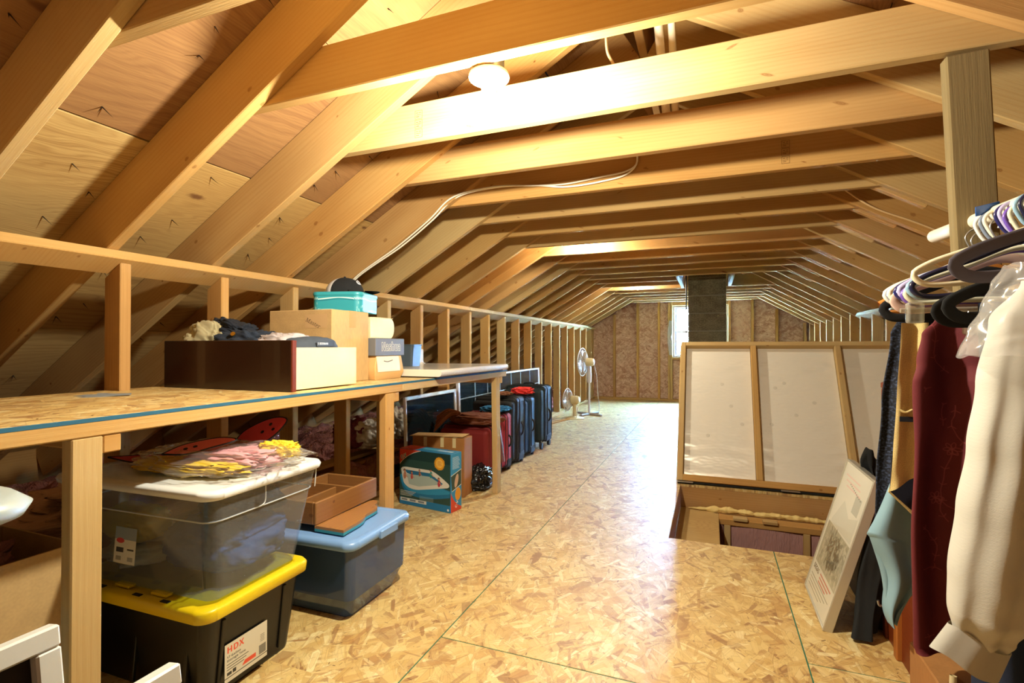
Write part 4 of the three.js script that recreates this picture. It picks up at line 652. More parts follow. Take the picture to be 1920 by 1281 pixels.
// ---------------------------------------------------------------- luggage, screens and fans along the left wall
const rubber = S({ color: col('#141414'), roughness: 0.7 });
function suitcase(label, color, { x1, w, z0, z1, h, wheels = 0.03, lean = 0, handle = true, name = 'suitcase' }) {
  const d = z1 - z0, t = thing(name, label, 'suitcase', [x1 - w / 2, 0, (z0 + z1) / 2]); t.rotation.x = lean;
  const fab = S({ color: col(color), roughness: 0.75, bumpMap: clothBump, bumpScale: 0.0006 }), edge = S({ color: col('#1b1b1c'), roughness: 0.7 });
  part('shell', rbox(w, h - wheels, d * 0.72, 0.035, 4), fab, t, [0, wheels + (h - wheels) / 2, -d * 0.14]);
  part('front_pocket', rbox(w * 0.94, (h - wheels) * 0.93, d * 0.32, 0.03, 4), fab, t, [0, wheels + (h - wheels) * 0.48, d * 0.30]);
  for (const z of [-d * 0.40, -d * 0.02, d * 0.22]) part('zip', tube(rring(w + 0.004, h - wheels + 0.004, 0.04, 32).map(([x, y]) => [x, y + wheels + (h - wheels) / 2, z]), 0.0032, 96, 5, true), edge, t);
  if (handle) part('carry_handle', tube([[-0.06, h - 0.004, -d * 0.14], [-0.05, h + 0.018, -d * 0.14], [0, h + 0.024, -d * 0.14], [0.05, h + 0.018, -d * 0.14], [0.06, h - 0.004, -d * 0.14]], 0.009, 24, 8), rubber, t);
  part('side_handle', tube([[w / 2 - 0.004, h * 0.42, -d * 0.14], [w / 2 + 0.014, h * 0.46, -d * 0.14], [w / 2 + 0.014, h * 0.58, -d * 0.14], [w / 2 - 0.004, h * 0.62, -d * 0.14]], 0.008, 20, 8), rubber, t);
  for (const sx of [-1, 1]) for (const sz of wheels > 0.04 ? [-1, 1] : [-1]) { const wh = part('wheel', moved(cyl(wheels * 0.5, wheels * 0.5, 0.022, 18), [0, 0, 0], [0, 0, Math.PI / 2]), rubber, t, [sx * (w / 2 - 0.02), wheels * 0.5, sz * d * 0.34]); part('fork', cbox(0.012, wheels * 0.9, 0.03, 0.003), rubber, wh, [0.012 * -sx, wheels * 0.4, 0]); }
  part('corner_guard', rbox(0.05, 0.07, d * 0.5, 0.015), rubber, t, [w / 2 - 0.02, wheels + 0.03, -d * 0.15]);
  return t;
}
suitcase('red soft suitcase with a brown garment on it, nearest of the luggage row', '#7d1a18', { x1: -1.44, w: 0.40, z0: -3.50, z1: -3.24, h: 0.395, lean: 0.05 });
suitcase('crimson suitcase with piped edge, second in the luggage row', '#a3303c', { x1: -1.455, w: 0.36, z0: -3.735, z1: -3.535, h: 0.44 });
suitcase('black soft suitcase between the crimson and blue ones', '#0e1011', { x1: -1.46, w: 0.38, z0: -4.05, z1: -3.76, h: 0.54 });
suitcase('blue soft suitcase with a red cloth on top', '#0f3552', { x1: -1.462, w: 0.37, z0: -4.325, z1: -4.075, h: 0.515 });
suitcase('dark teal upright suitcase on four spinner wheels, farthest of the luggage', '#0e2124', { x1: -1.45, w: 0.40, z0: -4.80, z1: -4.46, h: 0.58, wheels: 0.06 });
{
  const brown = S({ color: col('#6e3a20'), roughness: 0.5, bumpMap: clothBump, bumpScale: 0.0005 }), satin = Ph({ color: col('#a8714c'), roughness: 0.3, sheen: 0.5 });
  const t = thing('brown_coat', 'brown coat with satin lining draped over the red suitcase', 'coat', [-1.64, 0.392, -3.37]);
  part('coat_body', heap(0.36, 0.075, 0.24, 71, 0.16, 5), brown, t, [0.04, 0, 0]);
  part('satin_lining', sheet((u, v) => { const f = 0.016 * Math.sin(v * 22 + u * 4); return [-0.23 + 0.17 * u + f * 0.5, 0.05 + 0.05 * Math.sin(u * 2.6) - 0.11 * (1 - u) * v + f, 0.09 + 0.05 * v - 0.05 * u + f]; }, 24, 40), new THREE.MeshPhysicalMaterial({ color: col('#a8714c'), roughness: 0.28, sheen: 0.5, side: THREE.DoubleSide }), t);
  part('hanging_sleeve', sheet((u, v) => { const a = u * 6.283; return [0.205 + 0.02 * v + 0.018 * Math.cos(a), 0.03 - 0.30 * v, 0.0 - 0.06 * v + 0.035 * Math.sin(a) * (1 + 0.2 * N(v * 6, u * 3))]; }, 24, 24, true), brown, t);
  single('red_shirt', heap(0.17, 0.06, 0.16, 77, 0.2, 6), S({ color: col('#d8332c'), roughness: 0.85 }), 'crumpled bright red shirt on the blue suitcase', 'shirt', [-1.55, 0.535, -4.22]);
  single('blue_shirt', heap(0.2, 0.04, 0.18, 78, 0.2, 6), S({ color: col('#1f6c9c'), roughness: 0.85 }), 'blue shirt lying on the crimson suitcase', 'shirt', [-1.56, 0.455, -3.63]);
  single('brown_bag', heap(0.14, 0.03, 0.10, 79, 0.2, 5), S({ color: col('#7a4a2c'), roughness: 0.7 }), 'small brown strap bag on the black suitcase', 'bag', [-1.60, 0.552, -3.9]);
  single('bin_bag', heap(0.15, 0.145, 0.20, 80, 0.22, 5), Ph({ color: col('#0e0f10'), roughness: 0.25 }), 'small black bin bag on the floor before the red suitcase', 'bag', [-1.455, 0, -3.13]);
}
{ // long glazed screen panel standing behind the luggage
  const t = thing('screen_panel', 'long white framed screen panel leaning behind the luggage', 'screen', [-1.915, 0, 0]); t.rotation.z = 0.03;
  const wf = S({ color: col('#e6e8e8'), roughness: 0.4 }), bar = S({ color: col('#8b9aa0'), roughness: 0.5 }), z0 = -5.83, z1 = -3.72, H = 0.70;
  beamZ('frame_rail', t, wf, -0.012, 0.012, H - 0.018, H, z0, z1); beamZ('frame_rail', t, wf, -0.012, 0.012, 0.0, 0.02, z0, z1); beamY('frame_stile', t, wf, -0.012, 0.012, 0.02, H - 0.018, z0, z0 + 0.03); beamY('frame_stile', t, wf, -0.012, 0.012, 0.02, H - 0.018, z1 - 0.03, z1);
  part('dark_glass', cbox(z1 - z0 - 0.06, H - 0.038, 0.004, 0.001), Ph({ color: col('#26343b'), roughness: 0.08, transmission: 0.25, thickness: 0 }), t, [0, H / 2, (z0 + z1) / 2], [0, Math.PI / 2, 0]);
  for (const z of [-4.05, -4.32, -4.62, -4.92, -5.2, -5.5]) beamY('glazing_bar', t, bar, -0.006, 0.006, 0.02, H - 0.018, z - 0.005, z + 0.005);
  for (const y of [0.18, 0.52]) beamZ('glazing_bar', t, bar, -0.0055, 0.0055, y - 0.005, y + 0.005, z0 + 0.03, z1 - 0.03);
  const s = thing('sash_frame', 'smaller white window frame standing under the far end of the bench', 'window frame', [-1.88, 0, 0]); s.rotation.z = 0.03;
  beamY('frame_stile', s, wf, -0.01, 0.01, 0, 0.62, -3.62, -3.585); beamY('frame_stile', s, wf, -0.01, 0.01, 0, 0.62, -2.91, -2.89); beamZ('frame_rail', s, wf, -0.01, 0.01, 0.595, 0.62, -3.585, -2.91); beamZ('frame_rail', s, wf, -0.01, 0.01, 0, 0.02, -3.585, -2.91);
  part('dark_glass', cbox(0.675, 0.575, 0.004, 0.001), Ph({ color: col('#26343b'), roughness: 0.08, transmission: 0.4, thickness: 0 }), s, [0, 0.307, -3.2475], [0, Math.PI / 2, 0]);
}
// fans facing the left wall
function fanHead(t, y, x, R) {
  const white = S({ color: col('#e7e7e4'), roughness: 0.4 }), cream = S({ color: col('#e9dcae'), roughness: 0.45 });
  const h = thing0('fan_head', t); h.position.set(x, y, 0); h.rotation.y = -0.12;
  const wires = []; for (let i = 0; i < 40; i++) { const a = i / 40 * 6.283; wires.push(tube([[-0.095, 0.03 * Math.cos(a), 0.03 * Math.sin(a)], [-0.09, R * 0.6 * Math.cos(a + 0.1), R * 0.6 * Math.sin(a + 0.1)], [-0.055, R * Math.cos(a + 0.15), R * Math.sin(a + 0.15)], [-0.02, R * 0.72 * Math.cos(a + 0.1), R * 0.72 * Math.sin(a + 0.1)], [-0.005, 0.05 * Math.cos(a), 0.05 * Math.sin(a)]], 0.0016, 14, 4)); }
  for (const [r, xx] of [[R, -0.055], [R * 0.62, -0.09], [R * 0.75, -0.022]]) wires.push(moved(new THREE.TorusGeometry(r, r === R ? 0.005 : 0.002, 6, 48), [xx, 0, 0], [0, Math.PI / 2, 0]));
  const cage = part('cage', merge(wires), white, h); cage.userData.kind = 'stuff';
  for (let b = 0; b < 3; b++) part('blade', sheet((u, v) => { const a = b * 2.094 + (v - 0.5) * 1.1 * (0.5 + 0.5 * u), r = lerp(0.025, R * 0.86, u); return [-0.055 + 0.028 * (v - 0.5), r * Math.cos(a), r * Math.sin(a)]; }, 8, 8), new THREE.MeshPhysicalMaterial({ color: col('#d8dfe2'), roughness: 0.3, side: THREE.DoubleSide }), h);
  part('motor', moved(lathe([[0, 0], [0.05, 0.002], [0.058, 0.02], [0.058, 0.075], [0.05, 0.105], [0.03, 0.118], [0, 0.12]], 24), [-0.004, 0, 0], [0, 0, -Math.PI / 2]), cream, h); part('hub', moved(cyl(0.03, 0.03, 0.02, 20), [-0.098, 0, 0], [0, 0, Math.PI / 2]), white, h);
}
{
  const white = S({ color: col('#dfe0e2'), roughness: 0.4 }), cream = S({ color: col('#e9dcae'), roughness: 0.45 });
  const t = thing('pedestal_fan', 'tall white pedestal fan standing before the far wall studs', 'fan', [-1.585, 0, -7.02]);
  fanHead(t, 0.735, -0.04, 0.195); part('pole', cyl(0.014, 0.016, 0.62), white, t, [0, 0.335, 0]); part('neck', lathe([[0.016, 0.44], [0.03, 0.46], [0.034, 0.56], [0.03, 0.66], [0.02, 0.69], [0, 0.7]]), white, t);
  for (const a of [0.5, 1.9, 3.6, 5.1]) part('base_foot', rbox(0.22, 0.028, 0.045, 0.01), S({ color: col('#a9a6a3'), roughness: 0.5 }), t, [0.11 * Math.cos(a), 0.014, 0.11 * Math.sin(a)], [0, -a, 0]);
  part('power_cord', tube([[0.07, 0.72, 0], [0.10, 0.55, -0.02], [0.115, 0.3, -0.03], [0.135, 0.1, -0.03], [0.13, 0.02, -0.02]], 0.004, 30, 6), white, t);
  const s = thing('desk_fan', 'small cream desk fan on the floor beside the pedestal fan', 'fan', [-1.685, 0, -6.60]);
  fanHead(s, 0.245, -0.045, 0.150); part('stem', cyl(0.022, 0.028, 0.19), cream, s, [0, 0.11, 0]); part('base', lathe([[0, 0.03], [0.04, 0.03], [0.1, 0.022], [0.125, 0.008], [0.125, 0], [0, 0]]), cream, s, [0.0, 0, 0.0]);
  part('power_cord', tube([[0.06, 0.2, 0], [0.05, 0.1, 0.05], [0.04, 0.02, 0.10], [-0.10, 0.006, 0.16], [-0.2, 0.006, 0.28]], 0.004, 30, 6), cream, s);
  single('loose_board', cbox(0.5, 0.012, 0.07, 0.002, 2), PINE[3], 'thin loose board lying flat on the floor by the desk fan', 'board', [-1.80, 0.006, -6.25], [0, 1.35, 0]);
}
// ---------------------------------------------------------------- insulation and stored stuff behind the left wall
{
  const pinkMap = makeTex(512, 512, (u, v) => { const a = 0.5 + 0.5 * N(u * 9, v * 9, 3), b = N(u * 40, v * 40, 4), y = sstep(0.15, 0.5, N(u * 5, v * 5, 9)); let c = mix3([142, 88, 84], [186, 130, 122], clamp(a + 0.3 * b)); return mix3(c, [176, 146, 96], y * 0.6); }, { sx: 0.5, sy: 0.5 });
  const pink = S({ map: pinkMap, roughness: 1, bumpMap: lumpBump, bumpScale: 0.03 });
  const field = (x0, x1) => sheet((u, v) => { const x = lerp(x0, x1, u), z = lerp(FAR + 0.06, BACK - 0.02, v); return [x, Math.min(0.05 + 0.09 * (0.5 + N(x * 2.2, z * 2.2)) + 0.11 * Math.abs(N(x * 5, z * 5, 2)) + 0.04 * N(x * 14, z * 14, 4), under(x) - 0.02), z]; }, 90, 420);
  const g1 = field(-4.05, -2.09), g2 = field(1.53, 3.45); for (const g of [g1, g2]) { const p = g.attributes.position, uv = g.attributes.uv; for (let i = 0; i < p.count; i++) uv.setXY(i, p.getX(i), p.getZ(i)); }
  const o = single('insulation_blanket', g1, pink, 'pink fibreglass insulation spread behind the left stud wall', 'insulation'); o.userData.kind = 'stuff';
  const o2 = single('insulation_blanket', g2, pink, 'pink fibreglass insulation spread behind the right stud wall', 'insulation'); o2.userData.kind = 'stuff';
  single('insulation_roll', heap(0.5, 0.20, 0.9, 85, 0.2, 4), S({ color: col('#a8846a'), roughness: 1, bumpMap: lumpBump, bumpScale: 0.02 }), 'tan batt of insulation heaped behind the studs above the clear tote', 'insulation', [-2.36, 0.19, -1.55]);
  single('insulation_roll', heap(0.42, 0.24, 0.55, 86, 0.25, 5), pink, 'pink batt of insulation heaped behind the luggage', 'insulation', [-2.34, 0.2, -4.0]);
  const bag = Ph({ color: col('#cfc9bd'), roughness: 0.3, clearcoat: 0.3 });
  const b = thing('plastic_bag', 'stuffed white plastic bag with maroon lining behind the studs under the bench', 'bag', [-2.30, 0.235, -3.02]); part('bag_body', heap(0.27, 0.20, 0.30, 87, 0.18, 4), bag, b); part('bag_lining', heap(0.2, 0.2, 0.22, 88, 0.2, 5), S({ color: col('#6a2230'), roughness: 0.8 }), b, [-0.05, 0.008, 0.09]);
  single('plastic_bag', heap(0.24, 0.21, 0.28, 89, 0.25, 6), bag, 'crumpled white plastic bag with pink print behind the bench post', 'bag', [-2.30, 0.235, -3.42]);
  const P = thing('plank_stack', 'stack of offcut boards under the plastic bag behind the studs', 'boards', [-2.30, 0, -2.95]);
  for (let i = 0; i < 5; i++) part('plank', cbox(0.85, 0.022, 0.10, 0.002, i), pine(i + 1), P, [0.05 - 0.02 * i, 0.02 + 0.043 * i, 0.02 * i], [0, Math.PI / 2 + 0.12 * (i % 3 - 1), 0.06 * (i % 2 ? 1 : -1) * (i < 4 ? 1 : 0)]);
}
// ---------------------------------------------------------------- near left corner
{
  const t = thing('open_carton', 'large open carton filled with pink insulation behind the near bench post', 'box', [-1.79, 0, -0.46]), m = CARD;
  for (const s of [-1, 1]) { part('side_panel', cbox(0.82, 0.425, 0.006, 0.001, 1), m, t, [s * 0.178, 0.2125, 0], [0, Math.PI / 2, 0]); part('end_panel', cbox(0.35, 0.425, 0.006, 0.001), m, t, [0, 0.2125, s * 0.407]); }
  part('bottom_panel', cbox(0.35, 0.006, 0.80, 0.001), m, t, [0, 0.003, 0]);
  single('insulation_clump', heap(0.30, 0.48, 0.68, 90, 0.14, 6), S({ color: col('#94625c'), roughness: 1, bumpMap: lumpBump, bumpScale: 0.03 }), 'pink insulation bulging out of the open carton', 'insulation', [-1.79, 0.008, -0.46]);
  const wf = S({ color: col('#d9d8d0'), roughness: 0.45 });
  const frame = (label, x, y, z, h, len, lean) => { const f = thing('picture_frame', label, 'frame', [x, 0, z]); f.rotation.z = lean; const w = 0.03; beamZ('rail', f, wf, -0.012, 0.012, h - w, h, 0, len); beamZ('rail', f, wf, -0.012, 0.012, 0, w, 0, len); beamY('stile', f, wf, -0.012, 0.012, w, h - w, 0, w); beamY('stile', f, wf, -0.012, 0.012, w, h - w, len - w, len); part('backing', cbox(len - 2 * w, h - 2 * w, 0.004, 0.001), S({ color: col('#2a201a'), roughness: 0.9 }), f, [-0.006, h / 2, len / 2], [0, Math.PI / 2, 0]); };
  frame('white empty picture frame at the bottom left edge of the picture', -0.80, 0, -0.452, 0.565, 0.5, 0.16);
  frame('white empty picture frame just right of the near bench post', -0.64, 0, -0.512, 0.512, 0.5, 0.16);
  const b = thing('blue_bin', 'light blue plastic bin at the lower left edge, behind the white frame', 'bin', [-1.19, 0, -0.16]); part('bin_body', loft([[0.34, 0.52, 0.03, 0], [0.40, 0.60, 0.04, 0.40], [0.43, 0.63, 0.05, 0.405], [0.43, 0.63, 0.05, 0.43]]), Ph({ color: col('#86b0c6'), roughness: 0.35 }), b);
  single('cardboard_box', cbox(0.3, 0.25, 0.42, 0.003), CARD, 'plain carton on the light blue bin, just outside the left edge', 'box', [-1.16, 0.556, -0.13]);
  single('plastic_basin', loft([[0.30, 0.50, 0.05, 0.0], [0.35, 0.56, 0.07, 0.012], [0.37, 0.58, 0.08, 0.03], [0.33, 0.54, 0.07, 0.048], [0.2, 0.4, 0.05, 0.056]]), Ph({ color: col('#a3ada8'), roughness: 0.4 }), 'upturned white plastic basin poking in at the left edge', 'basin', [-1.16, 0.683, -0.205]);
}
// ---------------------------------------------------------------- clothes rail on the right
const RX = 0.605, RY = 1.245;
{
  const t = thing('support_post', 'weathered grey timber post hanging from a collar tie beside the clothes', 'post', [0.600, 1.700, -1.613]); t.rotation.z = deg(2.2);
  const m = part('post', cbox(1.70, 0.089, THK, 0.004, 2), TREATED, t, [0, -0.853, 0], [0, 0, Math.PI / 2]);
  const A = new THREE.Vector3(0.616, 1.284, -1.85), B = new THREE.Vector3(0.610, 1.185, 0.1), rail = thing('clothes_rail', 'white painted wooden clothes rail passing through the post', 'rail', A.clone().lerp(B, 0.5).toArray());
  rail.quaternion.setFromUnitVectors(new THREE.Vector3(0, 1, 0), B.clone().sub(A).normalize()); const RLn = A.distanceTo(B);
  part('pole', cyl(0.0185, 0.0185, RLn, 32), S({ color: col('#e6dcc6'), roughness: 0.5 }), rail); part('sawn_end', cyl(0.0150, 0.0150, 0.002, 24), PINE[2], rail, [0, -RLn / 2 - 0.0008, 0]);
}
const plastic = (c) => Ph({ color: col(c), roughness: 0.3, clearcoat: 0.3 });
function hanger(label, color, z, { turn = 0, style = 'tube', drop = 0, half = 0.205, x = RX } = {}) {
  const t = thing('clothes_hanger', label, 'hanger', [x, RY - drop, z], turn, 'hangers on the clothes rail'), m = style === 'velvet' ? S({ color: col(color), roughness: 0.95 }) : style === 'wood' ? S({ map: pineB, color: col(color), roughness: 0.45 }) : plastic(color);
  const hr = 0.024, pts = []; for (let a = -0.4; a <= 3.3; a += 0.35) pts.push([-hr * Math.cos(a) * -1, hr * Math.sin(a) , 0]); pts.push([-0.012, -0.028, 0], [0, -0.045, 0], [0, -0.07, 0]);
  part('hook', tube(pts, style === 'tube' ? 0.0042 : 0.002, 40, 8), style === 'tube' ? m : steel, t);
  const y0 = -0.07, yt = -0.142, yb = -0.176, h = half;
  if (style === 'wood') { part('arms', moved(tube([[-h, yt - 0.02, 0], [-h * 0.6, yt + 0.022, 0], [0, y0, 0], [h * 0.6, yt + 0.022, 0], [h, yt - 0.02, 0]], 0.014, 40, 10), [0, 0, 0], null, [1, 1, 0.5]), m, t); part('bar', moved(cyl(0.005, 0.005, 2 * h * 0.9), [0, yb, 0], [0, 0, Math.PI / 2]), m, t); return t; }
  const path = [[0, y0, 0], [-h * 0.5, lerp(y0, yt, 0.5), 0], [-h * 0.9, yt + 0.004, 0], [-h, yt - 0.014, 0], [-h * 0.93, yb, 0], [-h * 0.5, yb, 0], [0, yb, 0], [h * 0.5, yb, 0], [h * 0.93, yb, 0], [h, yt - 0.014, 0], [h * 0.9, yt + 0.004, 0], [h * 0.5, lerp(y0, yt, 0.5), 0]];
  part('body', style === 'velvet' ? moved(tube(path, 0.011, 120, 10, true), [0, 0, 0], null, [1, 1, 0.32]) : tube(path, 0.0058, 120, 10, true), m, t);
  return t;
}
hanger('pale wooden hanger farthest along the rail, over the navy lace', '#e6b878', -1.565, { style: 'wood', turn: 0.10, drop: 0.022 });
hanger('black velvet hanger just before the pale wooden one', '#121214', -1.535, { style: 'velvet', turn: 0.08, drop: 0.035 });
hanger('white tube hanger at the far end of the hooks beside the post', '#e8e8e4', -1.515, { turn: 0.05 });
hanger('grey blue tube hanger above the cream fabric', '#7d8aa0', -1.49, { turn: 0.06 });
hanger('off white tube hanger among the hooks beside the post', '#efe9d4', -1.47, { turn: 0.0 });
hanger('pale pink padded hanger between the dark hangers', '#e2c3b4', -1.445, { style: 'velvet', turn: 0.05, drop: 0.02 });
hanger('navy tube hanger with lavender neighbours', '#20205c', -1.42, { turn: -0.02 });
hanger('lavender tube hanger among the hooks', '#b9b3dc', -1.405, { turn: 0.02 });
hanger('purple tube hanger above the burgundy dress', '#6c4fb0', -1.385, { turn: 0.03, drop: 0.012 });
hanger('ivory tube hanger beside the purple one', '#e6e0c4', -1.365, { turn: 0.02, drop: 0.01 });
hanger('sky blue tube hanger among the nearer hooks', '#8fb4cc', -1.345, { turn: 0.0 });
hanger('dark navy tube hanger at the near end of the hooks', '#171c3c', -1.325, { turn: 0.0 });
hanger('cream tube hanger standing out to the left over the clothes', '#e9dfc0', -1.245, { turn: -0.06, drop: -0.018, half: 0.222 });
hanger('black velvet hanger holding the burgundy dress', '#0e0e10', -1.20, { style: 'velvet', turn: 0.03, drop: 0.06 });
hanger('second black velvet hanger nearer the camera', '#121416', -1.15, { style: 'velvet', turn: 0.02, drop: 0.055 });
hanger('grey velvet hanger standing highest on the right', '#55505a', -1.085, { style: 'velvet', turn: -0.02, drop: -0.012, half: 0.215 });
single('price_tag', cbox(0.052, 0.022, 0.002, 0.0005), plastic('#2a63b8'), 'bright blue plastic tag lying on the hooks beside the post', 'tag', [RX - 0.01, RY + 0.032, -1.49], [0.3, 0.3, 0.15]);
{ const t = thing('clip_hanger', 'clear plastic clip hanger with metal clips under the dark hangers', 'hanger', [0.47, 0, -1.29]), cl = Ph({ color: col('#e9e7dc'), transmission: 0.8, roughness: 0.1, thickness: 0 });
  part('bar', moved(cyl(0.005, 0.005, 0.24), [0.02, 1.035, 0], [0, 0, Math.PI / 2]), cl, t); part('clip', rbox(0.04, 0.045, 0.02, 0.006), cl, t, [0.025, 1.005, 0.0]); part('clip', rbox(0.03, 0.045, 0.02, 0.006), cl, t, [-0.075, 1.03, 0.0]); part('wire_spring', tube([[-0.01, 1.06, 0.006], [-0.02, 1.03, 0.012], [0.0, 1.0, 0.012], [0.01, 1.03, 0.012]], 0.0018, 24, 6), steel, t); }

// hanging cloth: rows [y, left, right, thickness]; folds run downwards
function drape(rows, z, { folds = 5, amp = 0.012, seed = 1, nu = 72, nv = 64, sway = 0 } = {}) {
  const at = (v) => { const f = v * (rows.length - 1), i = Math.min(rows.length - 2, Math.floor(f)), t = f - i, s = t * t * (3 - 2 * t); return rows[i].map((a, k) => (k === 0 ? lerp(a, rows[i + 1][k], t) : lerp(a, rows[i + 1][k], s))); };
  const g = sheet((u, v) => { const [y, l, r, th] = at(v), a = u * 6.283, cx = (l + r) / 2, hw = (r - l) / 2, e = 0.7, x = cx + hw * Math.sign(Math.cos(a)) * Math.pow(Math.abs(Math.cos(a)), e), k = amp * Math.min(1, v * 2.2 + 0.12);
    const q = (x - l) / Math.max(1e-3, r - l); return [x + 0.25 * k * N(v * 5, seed), y, z + th * Math.sin(a) + k * (Math.sin(q * folds * 3.14 + seed + 0.8 * N(v * 3, seed)) + 0.6 * N(q * folds * 1.3, v * 4, seed)) + sway * v]; }, nu, nv, true);
  const uv = g.attributes.uv, p = g.attributes.position; for (let i = 0; i < uv.count; i++) uv.setXY(i, p.getX(i), p.getY(i)); return g;
}
const fabric = (o) => new THREE.MeshPhysicalMaterial({ roughness: 0.85, side: THREE.DoubleSide, bumpMap: clothBump, bumpScale: 0.0005, ...o });
{
  const lace = makeTex(256, 256, (u, v) => { const k = clamp(0.5 + 1.2 * N(u * 26, v * 26) + 0.5 * N(u * 70, v * 70)); return mix3([12, 16, 28], [58, 70, 98], k * k); }, { sx: 0.14, sy: 0.14 });
  single('lace_garment', drape([[1.03, 0.44, 0.72, 0.012], [0.99, 0.424, 0.78, 0.016], [0.81, 0.404, 0.79, 0.02], [0.62, 0.391, 0.80, 0.022], [0.46, 0.385, 0.80, 0.022], [0.445, 0.395, 0.79, 0.012]], -1.555, { folds: 9, amp: 0.012, seed: 3 }), fabric({ map: lace, bumpMap: lumpBump, bumpScale: 0.004 }), 'dark navy lace garment hanging farthest along the rail', 'garment');
  const gold = makeTex(256, 256, (u, v) => { const a = 1 + 0.16 * N(u * 90, v * 90) + 0.1 * Math.sin(u * 500) * Math.sin(v * 500); return [214 * a, 192 * a, 128 * a]; }, { sx: 0.15, sy: 0.15 });
  const t = thing('cream_runner', 'golden cream woven fabric with pointed end and navy lining', 'fabric', [0, 0, -1.455]);
  const poly = (pts, d) => { const sh = new THREE.Shape(pts.map((p) => new THREE.Vector2(...p))); return new THREE.ExtrudeGeometry(sh, { depth: d, bevelEnabled: true, bevelSize: 0.001, bevelThickness: 0.001, bevelSegments: 1 }); };
  const gf = sheet((u, v) => { const l = lerp(0.394, 0.417, v), r = lerp(0.452, 0.470, v), x = lerp(l, r, u), yb = 0.616 + 0.044 * u; return [x, lerp(yb, 1.015, v), 0.004 + 0.006 * Math.sin(u * 7 + v * 1.5) * (1 - 0.3 * v) + 0.004 * N(u * 3, v * 5)]; }, 30, 40), guv = gf.attributes.uv, gp = gf.attributes.position; for (let i = 0; i < guv.count; i++) guv.setXY(i, gp.getX(i), gp.getY(i));
  part('front_fold', gf, fabric({ map: gold }), t); part('rear_fold', poly([[0.43, 1.0], [0.40, 0.63], [0.395, 0.612], [0.44, 0.565], [0.52, 0.60], [0.56, 1.0]], 0.003), fabric({ map: gold }), t, [0, 0, -0.012]); part('navy_lining', poly([[0.40, 0.70], [0.3965, 0.616], [0.438, 0.576], [0.50, 0.60], [0.50, 0.70]], 0.001), fabric({ color: col('#12182c') }), t, [0, 0, -0.006]);
  part('sewn_label', cbox(0.026, 0.012, 0.001, 0.0003), S({ color: col('#151a26') }), t, [0.424, 0.79, 0.013]); part('loop', tube([[0.410, 0.812, 0.012], [0.422, 0.806, 0.015], [0.436, 0.812, 0.012]], 0.003, 12, 6), fabric({ map: gold }), t);
  single('blue_cloth', sheet((u, v) => { const y = 0.64 - 0.36 * v, w = v < 0.42 ? lerp(0.030, 0.060, v / 0.42) : lerp(0.060, 0.006, (v - 0.42) / 0.58), cx = v < 0.42 ? lerp(0.445, 0.425, v / 0.42) : lerp(0.43, 0.416, (v - 0.42) / 0.58), k = 0.010 + 0.012 * v, a = u * 6.283; return [cx + w * Math.cos(a) + 0.012 * Math.sin(v * 12) * v * (u < 0.5 ? 1 : 0.4), y - 0.02 * Math.sin(u * 6.283 * 2) * sstep(0.3, 0.5, v) * (1 - v), -1.505 + 0.012 * Math.sin(a) + k * Math.sin(u * 19 + v * 3) * 0.6]; }, 64, 60, true), fabric({ color: col('#86a9b8') }), 'light blue cloth trailing below the cream fabric', 'cloth');
  const burg = canvasTex(512, 1024, (c, w, h) => { c.fillStyle = '#5e1119'; c.fillRect(0, 0, w, h); const R = rng(66); c.strokeStyle = '#8c3b3c'; c.lineWidth = 2.2; for (let i = 0; i < 26; i++) { let x = R() * w, y = R() * h, a = R() * 6.3; c.globalAlpha = 0.8; c.beginPath(); c.moveTo(x, y); for (let k = 0; k < 14; k++) { a += (R() - 0.5) * 0.9; x += 14 * Math.cos(a); y += 14 * Math.sin(a); c.lineTo(x, y); if (k % 3 === 0) { c.moveTo(x, y); c.lineTo(x + 10 * Math.cos(a + 1), y + 10 * Math.sin(a + 1)); c.moveTo(x, y); c.lineTo(x + 10 * Math.cos(a - 1), y + 10 * Math.sin(a - 1)); c.moveTo(x, y); } } c.stroke(); for (let k = 0; k < 6; k++) { c.beginPath(); c.ellipse(x + 9 * Math.cos(k), y + 9 * Math.sin(k), 8, 4, k, 0, 7); c.stroke(); } } c.globalAlpha = 1; }, { sx: 0.42, sy: 0.84, wrap: THREE.RepeatWrapping });
  single('burgundy_dress', drape([[1.02, 0.45, 0.70, 0.010], [0.985, 0.425, 0.74, 0.014], [0.925, 0.413, 0.77, 0.02], [0.883, 0.401, 0.79, 0.03], [0.75, 0.406, 0.79, 0.034], [0.55, 0.401, 0.80, 0.04], [0.32, 0.40, 0.80, 0.044], [0.308, 0.405, 0.795, 0.04]], -1.355, { folds: 6, amp: 0.022, seed: 8 }), fabric({ map: burg, roughness: 0.8 }), 'sleeveless burgundy dress with embroidered vines', 'dress');
  single('navy_dress', drape([[1.04, 0.46, 0.72, 0.01], [0.92, 0.462, 0.74, 0.016], [0.74, 0.448, 0.76, 0.025], [0.52, 0.45, 0.78, 0.03], [0.24, 0.45, 0.79, 0.03]], -1.19, { folds: 6, amp: 0.016, seed: 12 }), fabric({ color: col('#14233f') }), 'navy dress hanging between the burgundy dress and the white blouse', 'dress');
}
